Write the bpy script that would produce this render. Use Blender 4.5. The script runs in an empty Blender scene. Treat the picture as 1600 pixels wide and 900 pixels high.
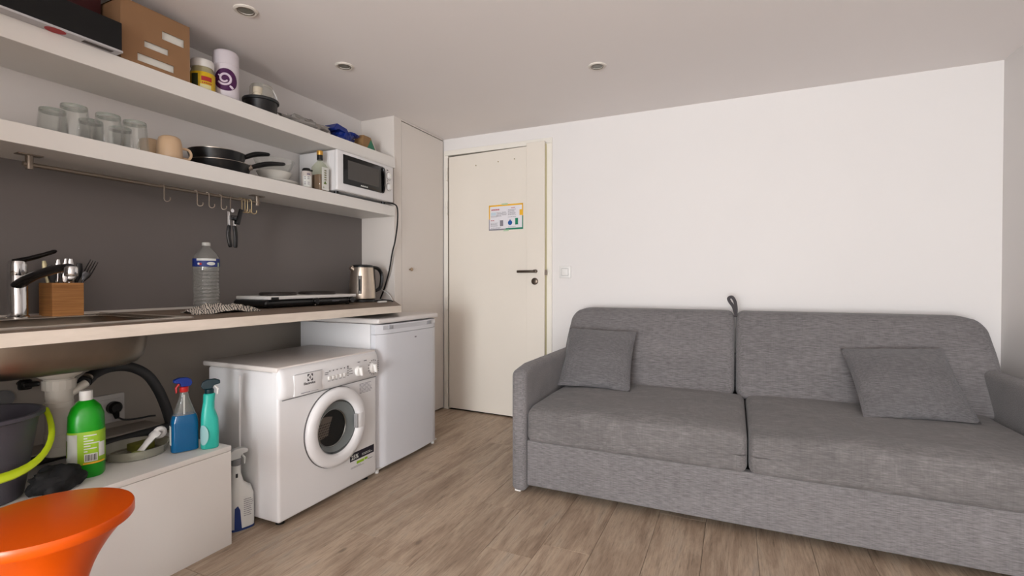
import bpy, bmesh, math, random
from mathutils import Vector, Matrix, noise
random.seed(7)
scene = bpy.context.scene
COL = scene.collection
pi = math.pi

# ------------------------------------------------------------------ camera
cam = bpy.data.cameras.new('camera')
cam.sensor_width = 36.0
cam.lens = 36.0 * 760.9 / 1600.0
cam.clip_start = 0.02
cam_o = bpy.data.objects.new('camera', cam)
cam_o.location = (0, 0, 1.02)
cam_o.rotation_euler = (pi / 2 - 0.012036, 0, 0.42835)
COL.objects.link(cam_o)
scene.camera = cam_o

# ------------------------------------------------------------------ world, daylight, exposure
world = bpy.data.worlds.new('world')
scene.world = world
world.use_nodes = True
world.node_tree.nodes['Background'].inputs[0].default_value = (0.80, 0.90, 1.0, 1)
world.node_tree.nodes['Background'].inputs[1].default_value = 1.0

def area(name, loc, rot, sx, sy, power, col):
    l = bpy.data.lights.new(name, 'AREA')
    l.shape = 'RECTANGLE'; l.size = sx; l.size_y = sy
    l.energy = power; l.color = col
    o = bpy.data.objects.new(name, l)
    o.location = loc; o.rotation_euler = rot
    COL.objects.link(o)
    return o
# daylight entering by the window in the wall behind the camera (opening x -1.05..0.55, z 0.05..1.95)
area('window_daylight', (-0.25, -3.75, 0.90), (pi / 2 + math.radians(20), 0, 0), 1.55, 1.65, 272.0, (0.945, 0.985, 1.02))

scene.view_settings.view_transform = 'Standard'
scene.view_settings.look = 'None'
scene.view_settings.gamma = 1.0
scene.view_settings.use_curve_mapping = False
scene.view_settings.exposure = 0.0

# ------------------------------------------------------------------ materials
def lin(c):
    return tuple((v / 12.92 if v <= 0.04045 else ((v + 0.055) / 1.055) ** 2.4) for v in (x / 255.0 for x in c)) + (1.0,)
MATS = {}
def mat(name, rgb, rough=0.5, metal=0.0, trans=0.0, ior=1.45, spec=0.5, alpha=1.0, var=0.0, vscale=8.0, bump=0.0, bscale=200.0, coat=0.0):
    if name in MATS: return MATS[name]
    m = bpy.data.materials.new(name); m.use_nodes = True
    nt = m.node_tree; b = nt.nodes['Principled BSDF']
    c = lin(rgb)
    b.inputs['Base Color'].default_value = c
    b.inputs['Roughness'].default_value = rough
    b.inputs['Metallic'].default_value = metal
    b.inputs['Transmission Weight'].default_value = trans
    b.inputs['IOR'].default_value = ior
    b.inputs['Specular IOR Level'].default_value = spec
    b.inputs['Alpha'].default_value = alpha
    b.inputs['Coat Weight'].default_value = coat
    tc = nt.nodes.new('ShaderNodeTexCoord')
    n = nt.nodes.new('ShaderNodeTexNoise')
    n.inputs['Scale'].default_value = vscale; n.inputs['Detail'].default_value = 3
    nt.links.new(tc.outputs['Object'], n.inputs['Vector'])
    r = nt.nodes.new('ShaderNodeMix'); r.data_type = 'RGBA'
    d = max(var, 0.015)
    r.inputs['A'].default_value = tuple(v * (1 - d) for v in c[:3]) + (1,)
    r.inputs['B'].default_value = tuple(min(1, v * (1 + d)) for v in c[:3]) + (1,)
    nt.links.new(n.outputs['Fac'], r.inputs['Factor'])
    nt.links.new(r.outputs['Result'], b.inputs['Base Color'])
    if bump > 0:
        n2 = nt.nodes.new('ShaderNodeTexNoise'); n2.inputs['Scale'].default_value = bscale
        nt.links.new(tc.outputs['Object'], n2.inputs['Vector'])
        bp = nt.nodes.new('ShaderNodeBump'); bp.inputs['Strength'].default_value = bump; bp.inputs['Distance'].default_value = 0.002
        nt.links.new(n2.outputs['Fac'], bp.inputs['Height'])
        nt.links.new(bp.outputs['Normal'], b.inputs['Normal'])
    MATS[name] = m
    return m

def ramp(nt, stops):
    r = nt.nodes.new('ShaderNodeValToRGB')
    e = r.color_ramp.elements
    while len(e) < len(stops): e.new(0.5)
    for el, (p, c) in zip(e, stops):
        el.position = p; el.color = lin(c) if isinstance(c, tuple) else (c, c, c, 1)
    return r

def streak_noise(nt, scale, tex=4.0, detail=6, coord='Object', add=None, rough=0.6, dist=0.0):
    tc = nt.nodes.new('ShaderNodeTexCoord')
    mp = nt.nodes.new('ShaderNodeMapping'); mp.inputs['Scale'].default_value = scale
    nt.links.new(tc.outputs[coord], mp.inputs['Vector'])
    src = mp.outputs['Vector']
    if add is not None:
        va = nt.nodes.new('ShaderNodeVectorMath'); va.operation = 'ADD'
        nt.links.new(src, va.inputs[0]); nt.links.new(add, va.inputs[1]); src = va.outputs['Vector']
    n = nt.nodes.new('ShaderNodeTexNoise')
    n.inputs['Scale'].default_value = tex; n.inputs['Detail'].default_value = detail
    n.inputs['Roughness'].default_value = rough; n.inputs['Distortion'].default_value = dist
    nt.links.new(src, n.inputs['Vector'])
    return n.outputs['Fac']

def mixc(nt, a, b, fac, mode='MIX'):
    m = nt.nodes.new('ShaderNodeMix'); m.data_type = 'RGBA'; m.blend_type = mode
    for sock, v in (('A', a), ('B', b), ('Factor', fac)):
        if isinstance(v, (int, float)): m.inputs[sock].default_value = v
        elif isinstance(v, tuple): m.inputs[sock].default_value = v
        else: nt.links.new(v, m.inputs[sock])
    return m.outputs['Result']

def wood_floor():
    m = bpy.data.materials.new('plank_vinyl'); m.use_nodes = True
    nt = m.node_tree; b = nt.nodes['Principled BSDF']
    oi = nt.nodes.new('ShaderNodeObjectInfo')
    cx = nt.nodes.new('ShaderNodeCombineXYZ')
    mul = nt.nodes.new('ShaderNodeMath'); mul.operation = 'MULTIPLY'; mul.inputs[1].default_value = 37.0
    nt.links.new(oi.outputs['Random'], mul.inputs[0])
    for k in 'XYZ': nt.links.new(mul.outputs[0], cx.inputs[k])
    big = streak_noise(nt, (13.0, 2.2, 1), 1.0, 6, add=cx.outputs[0], rough=0.62, dist=0.6)
    fine = streak_noise(nt, (120.0, 8.0, 1), 1.0, 7, add=cx.outputs[0], rough=0.7, dist=0.3)
    vfine = streak_noise(nt, (240.0, 16.0, 1), 1.0, 4, add=cx.outputs[0], rough=0.7)
    r1 = ramp(nt, [(0.26, (146, 124, 106)), (0.44, (173, 151, 130)), (0.58, (191, 170, 148)), (0.76, (176, 163, 148))])
    nt.links.new(big, r1.inputs[0])
    r2 = ramp(nt, [(0.30, 0.52), (0.43, 0.88), (0.58, 1.0), (0.8, 1.12)])
    nt.links.new(fine, r2.inputs[0])
    c = mixc(nt, r1.outputs[0], r2.outputs[0], 0.95, 'MULTIPLY')
    r3 = ramp(nt, [(0.32, 0.62), (0.5, 1.0), (0.75, 1.1)])
    nt.links.new(vfine, r3.inputs[0])
    c = mixc(nt, c, r3.outputs[0], 0.6, 'MULTIPLY')
    # knots
    tc = nt.nodes.new('ShaderNodeTexCoord')
    mp = nt.nodes.new('ShaderNodeMapping'); mp.inputs['Scale'].default_value = (5.0, 2.2, 1)
    nt.links.new(tc.outputs['Object'], mp.inputs['Vector'])
    va = nt.nodes.new('ShaderNodeVectorMath'); va.operation = 'ADD'
    nt.links.new(mp.outputs[0], va.inputs[0]); nt.links.new(cx.outputs[0], va.inputs[1])
    vo = nt.nodes.new('ShaderNodeTexVoronoi'); vo.inputs['Scale'].default_value = 1.0
    nt.links.new(va.outputs[0], vo.inputs['Vector'])
    rk = ramp(nt, [(0.0, 0.35), (0.035, 0.55), (0.06, 1.0), (1.0, 1.0)])
    nt.links.new(vo.outputs['Distance'], rk.inputs[0])
    c = mixc(nt, c, rk.outputs[0], 0.8, 'MULTIPLY')
    # plank to plank tone
    rt = ramp(nt, [(0.0, 0.94), (0.5, 1.0), (1.0, 1.05)])
    nt.links.new(oi.outputs['Random'], rt.inputs[0])
    c = mixc(nt, c, rt.outputs[0], 1.0, 'MULTIPLY')
    nt.links.new(c, b.inputs['Base Color'])
    rr = ramp(nt, [(0.0, 0.55), (1.0, 0.40)])
    nt.links.new(fine, rr.inputs[0]); nt.links.new(rr.outputs[0], b.inputs['Roughness'])
    b.inputs['Specular IOR Level'].default_value = 0.35
    bp = nt.nodes.new('ShaderNodeBump'); bp.inputs['Strength'].default_value = 0.25; bp.inputs['Distance'].default_value = 0.001
    nt.links.new(fine, bp.inputs['Height']); nt.links.new(bp.outputs[0], b.inputs['Normal'])
    return m

def fabric(name, dark, mid, light, axis='x', smear=False):
    """linen-like weave with irregular slubs"""
    m = bpy.data.materials.new(name); m.use_nodes = True
    nt = m.node_tree; b = nt.nodes['Principled BSDF']
    sc = (26.0, 240.0, 240.0) if axis == 'x' else (240.0, 240.0, 26.0)
    sc2 = (230.0, 10.0, 10.0) if axis == 'x' else (10.0, 10.0, 230.0)
    a = streak_noise(nt, sc, 1.0, 5, rough=0.65)
    w = streak_noise(nt, sc2, 1.0, 4, rough=0.6)
    blot = streak_noise(nt, (2.2, 6.0, 6.0), 1.0, 4)
    r1 = ramp(nt, [(0.30, dark), (0.5, mid), (0.70, light)])
    nt.links.new(a, r1.inputs[0])
    r2 = ramp(nt, [(0.3, 0.90), (0.5, 1.0), (0.7, 1.06)])
    nt.links.new(w, r2.inputs[0])
    c = mixc(nt, r1.outputs[0], r2.outputs[0], 0.8, 'MULTIPLY')
    r3 = ramp(nt, [(0.35, 0.92), (0.65, 1.05)])
    nt.links.new(blot, r3.inputs[0])
    c = mixc(nt, c, r3.outputs[0], 1.0, 'MULTIPLY')
    if smear:   # brushed marks left in the nap of the seat
        sm = streak_noise(nt, (3.2, 4.2, 4.2), 1.0, 3, rough=0.45, dist=2.2)
        r4 = ramp(nt, [(0.50, 0.95), (0.56, 1.14), (0.62, 0.97)])
        nt.links.new(sm, r4.inputs[0])
        c = mixc(nt, c, r4.outputs[0], 0.8, 'MULTIPLY')
    nt.links.new(c, b.inputs['Base Color'])
    b.inputs['Roughness'].default_value = 0.92
    b.inputs['Specular IOR Level'].default_value = 0.15
    b.inputs['Sheen Weight'].default_value = 0.15
    bp = nt.nodes.new('ShaderNodeBump'); bp.inputs['Strength'].default_value = 0.35; bp.inputs['Distance'].default_value = 0.0012
    nt.links.new(a, bp.inputs['Height']); nt.links.new(bp.outputs[0], b.inputs['Normal'])
    return m

def streaky(name, dark, light, scale, rough=0.45, spec=0.5, metal=0.0):
    m = bpy.data.materials.new(name); m.use_nodes = True
    nt = m.node_tree; b = nt.nodes['Principled BSDF']
    a = streak_noise(nt, scale, 1.0, 5)
    r = ramp(nt, [(0.3, dark), (0.7, light)])
    nt.links.new(a, r.inputs[0]); nt.links.new(r.outputs[0], b.inputs['Base Color'])
    b.inputs['Roughness'].default_value = rough; b.inputs['Specular IOR Level'].default_value = spec
    b.inputs['Metallic'].default_value = metal
    return m

def stripes_cloth():
    m = bpy.data.materials.new('striped_cotton'); m.use_nodes = True
    nt = m.node_tree; b = nt.nodes['Principled BSDF']
    tc = nt.nodes.new('ShaderNodeTexCoord')
    w = nt.nodes.new('ShaderNodeTexWave'); w.wave_type = 'BANDS'; w.bands_direction = 'DIAGONAL'
    w.inputs['Scale'].default_value = 52.0; w.inputs['Distortion'].default_value = 5.0
    w.inputs['Detail'].default_value = 2.0; w.inputs['Detail Scale'].default_value = 1.2
    nt.links.new(tc.outputs['Object'], w.inputs['Vector'])
    r = ramp(nt, [(0.30, (52, 50, 54)), (0.44, (208, 199, 186))])
    nt.links.new(w.outputs['Fac'], r.inputs[0]); nt.links.new(r.outputs[0], b.inputs['Base Color'])
    b.inputs['Roughness'].default_value = 0.95
    return m

WALL = mat('white_wall_paint', (224, 219, 216), 0.75, bump=0.05, bscale=120, var=0.02, vscale=2)
CEIL = mat('white_ceiling_paint', (238, 231, 228), 0.85, var=0.02, vscale=1.5)
CREAM = mat('cream_door_paint', (226, 217, 205), 0.45, var=0.03, vscale=3, bump=0.05, bscale=60)
CREAM2 = mat('cream_frame_paint', (228, 222, 212), 0.45, var=0.02, vscale=3)
CLOSETM = mat('closet_white_paint', (222, 214, 207), 0.55, var=0.015, vscale=2)
SHELFM = mat('shelf_white_lacquer', (228, 224, 219), 0.45, var=0.02, vscale=3)
SPLASH = mat('dark_grey_splashback_paint', (112, 106, 103), 0.55, var=0.03, vscale=2.5)
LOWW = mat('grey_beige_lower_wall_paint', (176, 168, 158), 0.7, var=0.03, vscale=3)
WHITEAPP = mat('white_appliance_enamel', (226, 224, 224), 0.28, var=0.01, vscale=2)
WHITEP = mat('white_plastic', (225, 222, 218), 0.4)
GREYP = mat('grey_plastic', (120, 120, 122), 0.45)
BLACKP = mat('black_plastic', (16, 16, 17), 0.35)
BLACKM = mat('black_matt', (13, 13, 14), 0.8)
BLACKG = mat('black_gloss', (10, 10, 11), 0.12)
CHROME = mat('chrome', (205, 205, 205), 0.10, 1.0)
DCHROME = mat('darkened_chrome', (70, 70, 72), 0.2, 1.0)  # tap lever and spout: dark wall reflections put into the colour
STEEL = mat('brushed_steel', (196, 184, 170), 0.32, 1.0, var=0.08, vscale=30)
SINKST = mat('sink_steel', (132, 122, 110), 0.42, 1.0, var=0.22, vscale=14)
RAILST = mat('rail_steel', (146, 134, 122), 0.38, 0.8)
BRASSY = mat('aged_brass', (168, 150, 118), 0.4, 0.8)
def thin_glass(name, tint, op, rough=0.03):
    """thin walled clear material: transparent with a glossy fresnel coat"""
    m = bpy.data.materials.new(name); m.use_nodes = True
    nt = m.node_tree
    for n in list(nt.nodes):
        if n.type != 'OUTPUT_MATERIAL': nt.nodes.remove(n)
    out = nt.nodes['Material Output']
    tr = nt.nodes.new('ShaderNodeBsdfTransparent'); tr.inputs[0].default_value = lin(tint)
    gl = nt.nodes.new('ShaderNodeBsdfGlossy'); gl.inputs['Roughness'].default_value = rough
    df = nt.nodes.new('ShaderNodeBsdfDiffuse'); df.inputs[0].default_value = lin(tint)
    lw = nt.nodes.new('ShaderNodeLayerWeight'); lw.inputs[0].default_value = 0.5
    fr = nt.nodes.new('ShaderNodeMapRange'); fr.inputs['From Min'].default_value = 0.35
    fr.inputs['To Min'].default_value = 0.04; fr.inputs['To Max'].default_value = 0.48
    nt.links.new(lw.outputs['Facing'], fr.inputs['Value'])
    m1 = nt.nodes.new('ShaderNodeMixShader'); m1.inputs[0].default_value = op
    nt.links.new(tr.outputs[0], m1.inputs[1]); nt.links.new(df.outputs[0], m1.inputs[2])
    m2 = nt.nodes.new('ShaderNodeMixShader')
    nt.links.new(fr.outputs[0], m2.inputs[0]); nt.links.new(m1.outputs[0], m2.inputs[1]); nt.links.new(gl.outputs[0], m2.inputs[2])
    nt.links.new(m2.outputs[0], out.inputs[0])
    return m
GLASS = thin_glass('clear_drinking_glass', (253, 254, 253), 0.035)
PET = thin_glass('clear_bottle_plastic', (240, 241, 238), 0.09, 0.10)
CLEARP = thin_glass('cloudy_clear_plastic', (240, 238, 232), 0.22, 0.15)
FILM = thin_glass('grey_plastic_film', (186, 180, 174), 0.55, 0.2)
DISHP = thin_glass('frosted_dish_plastic', (206, 204, 188), 0.38, 0.25)
PORTG = thin_glass('washer_door_glass', (120, 126, 126), 0.18, 0.04)
OILG = thin_glass('oil_bottle_glass', (236, 238, 226), 0.10, 0.05)
FLOORM = wood_floor()
SOFA = fabric('grey_woven_upholstery', (92, 89, 89), (115, 111, 111), (134, 130, 131))
SOFAS = fabric('grey_brushed_seat_upholstery', (93, 90, 89), (108, 104, 103), (123, 118, 118), smear=True)
PILLOWM = fabric('grey_cushion_fabric', (86, 84, 85), (104, 101, 102), (120, 117, 118))
WTOP = streaky('brown_laminate', (112, 96, 82), (140, 122, 106), (14, 3, 10), 0.5, 0.3)
WEDGE = streaky('cream_laminate_edge', (206, 194, 180), (224, 212, 199), (6, 6, 30), 0.5)
BAMBOO = streaky('bamboo', (158, 104, 52), (198, 140, 80), (6, 6, 150), 0.5)
CARD = mat('brown_cardboard', (146, 110, 78), 0.85, var=0.06, vscale=14)
ORANGE = mat('orange_plastic', (216, 82, 0), 0.30, var=0.03, vscale=4)
LIME = mat('lime_green_plastic', (186, 208, 30), 0.4)
GREEN = mat('bright_green_plastic', (20, 150, 24), 0.3)
BUCKET = mat('dark_grey_bucket_plastic', (74, 72, 80), 0.45, var=0.06, vscale=6)
RUBBER = mat('dark_grey_rubber', (46, 46, 47), 0.6)
BLUEBAG = mat('dark_blue_plastic_bag', (22, 44, 120), 0.3, var=0.25, vscale=30)
PURPLE = mat('deep_purple_print', (72, 18, 74), 0.5)
YELLOW = mat('yellow_print', (214, 176, 26), 0.5, var=0.2, vscale=60)
RED = mat('red_plastic', (178, 28, 28), 0.4)
REDINK = mat('red_ink', (168, 40, 44), 0.6)
BLUEP = mat('dark_blue_plastic', (22, 50, 130), 0.35)
TEAL = mat('teal_plastic', (42, 172, 156), 0.35)
NAVY = mat('navy_plastic', (10, 40, 48), 0.35)
BLUELIQ = mat('blue_cleaning_liquid', (4, 84, 130), 0.10)
MUG = mat('beige_mug_glaze', (198, 168, 136), 0.35)
CERAMIC = mat('white_ceramic', (216, 212, 204), 0.25)
PAPER = mat('white_paper', (222, 218, 222), 0.7)
INK = mat('black_ink', (40, 38, 40), 0.7)
GREYINK = mat('grey_ink', (128, 124, 132), 0.7)
GREENINK = mat('green_ink', (14, 122, 92), 0.6)
BLUEINK = mat('blue_ink', (28, 84, 150), 0.6)
YELINK = mat('amber_ink', (232, 176, 44), 0.6)
TAPE = mat('green_masking_tape', (172, 196, 164), 0.7)
LABELW = mat('white_label', (214, 214, 208), 0.5)
LABELG = mat('lime_label', (150, 190, 40), 0.5, var=0.15, vscale=40)
LABELB = mat('navy_label', (24, 44, 116), 0.5)
LABELK = mat('black_label', (26, 24, 38), 0.5)
OILM = mat('amber_oil', (120, 74, 22), 0.15)
GOLD = mat('gold_cap', (196, 150, 70), 0.35, 0.6)
OLIVE = mat('olive_sponge', (104, 104, 34), 0.95, bump=0.5, bscale=300)
MAROON = mat('maroon_card', (66, 22, 24), 0.7)
TRAPM = mat('off_white_pipe_plastic', (206, 200, 188), 0.45)
LAMPIN = mat('spot_lens', (130, 128, 118), 0.25)
LAMPRING = mat('spot_ring_white', (216, 208, 198), 0.5)
GREENBOX = mat('green_carton_print', (40, 130, 100), 0.6, var=0.2, vscale=60)
LIQW = mat('frosted_white_bottle', (206, 206, 202), 0.4)
LIQN = mat('navy_liquid_part', (28, 50, 104), 0.35)
STRAPM = mat('dark_grey_strap', (70, 66, 68), 0.9)
STRIPE = stripes_cloth()

# ------------------------------------------------------------------ mesh builder
def wm(o):
    b = o.matrix_basis
    return (wm(o.parent) @ o.matrix_parent_inverse @ b) if o.parent else b

PRINTS = {'red_print', 'small_print', 'print', 'panel_print', 'instruction_print', 'sticker_print', 'fine_print', 'bar_code', 'model_print', 'white_swirl', 'embossed_line', 'drain_ridge', 'vent_slots', 'lower_grille', 'green_print'}
class MB:
    def __init__(s): s.bm = bmesh.new()
    def box(s, x0, x1, y0, y1, z0, z1, bev=0.0, seg=2, M=None):
        r = bmesh.ops.create_cube(s.bm, size=1.0)
        vs = r['verts']
        for v in vs:
            v.co = Vector((x0 + (v.co.x + .5) * (x1 - x0), y0 + (v.co.y + .5) * (y1 - y0), z0 + (v.co.z + .5) * (z1 - z0)))
        if bev > 0:
            es = list({e for v in vs for e in v.link_edges})
            r2 = bmesh.ops.bevel(s.bm, geom=es, offset=bev, segments=seg, profile=0.5, affect='EDGES')
            vs = list({v for f in r2['faces'] for v in f.verts} | {v for v in vs if v.is_valid})
        if M is not None:
            for v in vs: v.co = M @ v.co
        return s
    def obox(s, c, size, M=None, bev=0.0, seg=2):
        T = Matrix.Translation(c) @ (M.to_4x4() if M is not None else Matrix())
        a, b, d = size
        return s.box(-a / 2, a / 2, -b / 2, b / 2, -d / 2, d / 2, bev, seg, T)
    def rings(s, rs, cap=(True, True), closed=False):
        L = [[s.bm.verts.new(p) for p in r] for r in rs]
        n = len(L[0])
        pairs = list(zip(L[:-1], L[1:])) + ([(L[-1], L[0])] if closed else [])
        for a, b in pairs:
            for i in range(n):
                j = (i + 1) % n
                s.bm.faces.new((a[i], a[j], b[j], b[i]))
        if not closed:
            if cap[0] and n > 2: s.bm.faces.new(list(reversed(L[0])))
            if cap[1] and n > 2: s.bm.faces.new(L[-1])
        return s
    def lathe(s, prof, c=(0, 0, 0), M=None, seg=28, cap=(True, True), sy=1.0):
        T = Matrix.Translation(c) @ (M.to_4x4() if M is not None else Matrix())
        rs = []
        for r, z in prof:
            r = max(r, 1e-4)
            rs.append([T @ Vector((r * math.cos(2 * pi * i / seg), sy * r * math.sin(2 * pi * i / seg), z)) for i in range(seg)])
        return s.rings(rs, cap)
    def se(s, levels, c=(0, 0, 0), M=None, seg=28, cap=(True, True)):
        """stacked superellipse sections (z, a, b, cx, cy, n)"""
        T = Matrix.Translation(c) @ (M.to_4x4() if M is not None else Matrix())
        rs = []
        for z, a, b, cx, cy, n in levels:
            ring = []
            for i in range(seg):
                t = 2 * pi * i / seg; ct, st = math.cos(t), math.sin(t)
                ring.append(T @ Vector((cx + a * math.copysign(abs(ct) ** (2 / n), ct), cy + b * math.copysign(abs(st) ** (2 / n), st), z)))
            rs.append(ring)
        return s.rings(rs, cap)
    def tube(s, pts, r, seg=10, cap=True, flat=1.0, up=None):
        pts = [Vector(p) for p in pts]
        n = len(pts)
        R = r if isinstance(r, (list, tuple)) else [r] * n
        tang = []
        for i in range(n):
            t = pts[min(i + 1, n - 1)] - pts[max(i - 1, 0)]
            tang.append(t.normalized())
        u = Vector(up) if up else (Vector((0, 0, 1)) if abs(tang[0].z) < 0.9 else Vector((1, 0, 0)))
        rs = []
        for i in range(n):
            u = (u - tang[i] * u.dot(tang[i])).normalized()
            w = tang[i].cross(u)
            rs.append([pts[i] + (u * math.cos(2 * pi * k / seg) * flat + w * math.sin(2 * pi * k / seg)) * R[i] for k in range(seg)])
        return s.rings(rs, (cap, cap))
    def prism(s, poly, z0, z1, M=None):
        T = M if M is not None else Matrix()
        a = [s.bm.verts.new(T @ Vector((x, y, z0))) for x, y in poly]
        b = [s.bm.verts.new(T @ Vector((x, y, z1))) for x, y in poly]
        n = len(poly)
        s.bm.faces.new(list(reversed(a))); s.bm.faces.new(b)
        for i in range(n):
            j = (i + 1) % n
            s.bm.faces.new((a[i], a[j], b[j], b[i]))
        return s
    def grid(s, fn, nu, nv):
        g = [[s.bm.verts.new(fn(i / nu, j / nv)) for j in range(nv + 1)] for i in range(nu + 1)]
        for i in range(nu):
            for j in range(nv):
                s.bm.faces.new((g[i][j], g[i + 1][j], g[i + 1][j + 1], g[i][j + 1]))
        return s
    def rbox(s, lo, hi, r, n=(8, 8, 6), warp=None):
        def ax(a, b, k):
            m = min(r, (b - a) / 2 - 1e-4)
            e = [a + m * (1 - math.cos(pi / 2 * i / 5)) for i in range(5)]
            mid = [a + m + (b - a - 2 * m) * i / k for i in range(k + 1)]
            return e + mid + [a + b - q for q in reversed(e)]
        A = [ax(lo[i], hi[i], n[i]) for i in range(3)]
        il = [lo[i] + min(r, (hi[i] - lo[i]) / 2 - 1e-4) for i in range(3)]
        ih = [hi[i] - min(r, (hi[i] - lo[i]) / 2 - 1e-4) for i in range(3)]
        made = []
        def P(p):
            q = Vector([min(max(p[i], il[i]), ih[i]) for i in range(3)])
            d = Vector(p) - q
            w = q + d.normalized() * r if d.length > 1e-9 else q
            v = s.bm.verts.new(warp(w) if warp else w); made.append(v); return v
        for k in range(3):
            i, j = (k + 1) % 3, (k + 2) % 3
            for side in (0, 1):
                val = hi[k] if side else lo[k]
                g = []
                for a in A[i]:
                    row = []
                    for b in A[j]:
                        p = [0, 0, 0]; p[k] = val; p[i] = a; p[j] = b
                        row.append(P(p))
                    g.append(row)
                for a in range(len(g) - 1):
                    for b in range(len(g[0]) - 1):
                        f = (g[a][b], g[a + 1][b], g[a + 1][b + 1], g[a][b + 1])
                        s.bm.faces.new(f if side else tuple(reversed(f)))
        bmesh.ops.remove_doubles(s.bm, verts=made, dist=1e-5)
        return s
    def build(s, name, m, parent=None, smooth=True, ang=38, bevel=0.0, kind=None, label=None, local=False, fixn=True, solid=0.0):
        if name in PRINTS: kind = 'stuff'
        if fixn: bmesh.ops.recalc_face_normals(s.bm, faces=s.bm.faces)
        me = bpy.data.meshes.new(name)
        s.bm.to_mesh(me); s.bm.free()
        return link_mesh(name, me, m, parent, smooth, ang, bevel, kind, label, local, solid)

def link_mesh(name, me, m, parent=None, smooth=True, ang=38, bevel=0.0, kind=None, label=None, local=False, solid=0.0):
    if smooth and len(me.polygons):
        me.polygons.foreach_set('use_smooth', [True] * len(me.polygons))
        me.set_sharp_from_angle(angle=math.radians(ang))
    me.materials.append(m)
    o = bpy.data.objects.new(name, me)
    COL.objects.link(o)
    if not local and len(me.vertices):
        xs = [v.co for v in me.vertices]
        c = Vector([(min(v[i] for v in xs) + max(v[i] for v in xs)) / 2 for i in range(3)])
        me.transform(Matrix.Translation(-c)); o.location = c
    if parent:
        o.parent = parent
        if not local: o.matrix_parent_inverse = wm(parent).inverted()
    if bevel > 0:
        md = o.modifiers.new('bevel', 'BEVEL'); md.width = bevel; md.segments = 2; md.limit_method = 'ANGLE'
        md.angle_limit = math.radians(35); md.harden_normals = True
    if solid:
        md = o.modifiers.new('solid', 'SOLIDIFY'); md.thickness = solid; md.offset = 0
    if kind: o['kind'] = kind
    if label: o['label'] = label
    return o

def thing(name, label, cat, loc, group=None, rotz=0.0):
    o = bpy.data.objects.new(name, None)
    o.empty_display_size = 0.05
    o.location = loc; o.rotation_euler = (0, 0, rotz)
    COL.objects.link(o)
    o['label'] = label; o['category'] = cat
    if group: o['group'] = group
    return o
def tag(o, label, cat, group=None):
    o['label'] = label; o['category'] = cat
    if group: o['group'] = group
    return o
def dup(root, loc, label, group=None, rotz=None):
    r = root.copy(); COL.objects.link(r); r.location = loc; r['label'] = label
    if rotz is not None: r.rotation_euler = (0, 0, rotz)
    if group: r['group'] = group
    for ch in list(root.children):
        c = ch.copy(); COL.objects.link(c); c.parent = r
        for g in ch.children:
            d = g.copy(); COL.objects.link(d); d.parent = c
    return r
def struct(o): o['kind'] = 'structure'; return o
def spline(pts, n=8):
    P = [Vector(p) for p in pts]; out = []
    for i in range(len(P) - 1):
        p0, p1, p2, p3 = P[max(i - 1, 0)], P[i], P[i + 1], P[min(i + 2, len(P) - 1)]
        for k in range(n):
            t = k / n
            out.append(0.5 * ((2 * p1) + (p2 - p0) * t + (2 * p0 - 5 * p1 + 4 * p2 - p3) * t * t + (3 * p1 - p0 - 3 * p2 + p3) * t ** 3))
    out.append(P[-1]); return out
RX = Matrix.Rotation(pi / 2, 4, 'X'); RY = Matrix.Rotation(pi / 2, 4, 'Y')
def frame(o, u, v):
    """matrix whose local x = u, y = v, z = u x v, origin o"""
    u = Vector(u).normalized(); v = Vector(v).normalized(); w = u.cross(v)
    M = Matrix((u, v, w)).transposed().to_4x4(); M.translation = Vector(o); return M
def rects(M, lst, th=0.0006, mb=None):
    mb = mb or MB()
    for (x0, x1, y0, y1) in lst: mb.box(x0, x1, y0, y1, 0.0, th, M=M)
    return mb
def text(body, size, M, m, parent, name='lettering', bold=0.0, align='LEFT', th=0.0004):
    cu = bpy.data.curves.new(name, 'FONT'); cu.body = body; cu.size = size; cu.extrude = th; cu.align_x = align
    cu.offset = bold; cu.resolution_u = 3
    t = bpy.data.objects.new('t', cu); COL.objects.link(t)
    dg = bpy.context.evaluated_depsgraph_get(); dg.update()
    me = bpy.data.meshes.new_from_object(t.evaluated_get(dg))
    bpy.data.objects.remove(t); bpy.data.curves.remove(cu)
    me.transform(M); me.materials.clear(); me.name = name
    return link_mesh(name, me, m, parent, smooth=False)
def faux_lines(w, h, n, seed=1, gap=0.5):
    """small print too fine to read: broken dashes"""
    rnd = random.Random(seed); out = []
    for i in range(n):
        y0 = h - (i + 1) * h / n; x = 0.0; lim = w * rnd.uniform(0.7, 1.0)
        while x < lim:
            l = w * rnd.uniform(0.06, 0.2)
            out.append((x, min(x + l, lim), y0, y0 + h / n * gap)); x += l + w * 0.03
    return out

# ------------------------------------------------------------------ room shell
XL, XR, YB, YF, ZC = -2.42, 1.26, 3.35, -3.60, 2.165
wl = struct(MB().box(XL - .12, XL, YF - .12, YB + .15, -.02, ZC + .02).build('wall_left', WALL))
wr = struct(MB().box(XR, XR + .12, YF - .12, YB + .15, -.02, ZC + .02).build('wall_right', WALL))
DX0, DX1, DZ = -2.115, -1.225, 2.052          # door opening
wb = MB()
wb.box(XL, DX0, YB, YB + .14, -.02, ZC + .02).box(DX1, XR, YB, YB + .14, -.02, ZC + .02).box(DX0, DX1, YB, YB + .14, DZ, ZC + .02)
wb = struct(wb.build('wall_back', WALL))
struct(MB().box(XL - .12, XR + .12, YB + .14, YB + .2, -.02, ZC + .02).build('wall_backing', WALL))  # backing added behind the door gap to keep outside light from leaking in
WX0, WX1, WZ0, WZ1 = -1.05, 0.55, 0.05, 1.95
wf = MB()
wf.box(XL, WX0, YF - .12, YF, -.02, ZC + .02).box(WX1, XR, YF - .12, YF, -.02, ZC + .02)
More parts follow.
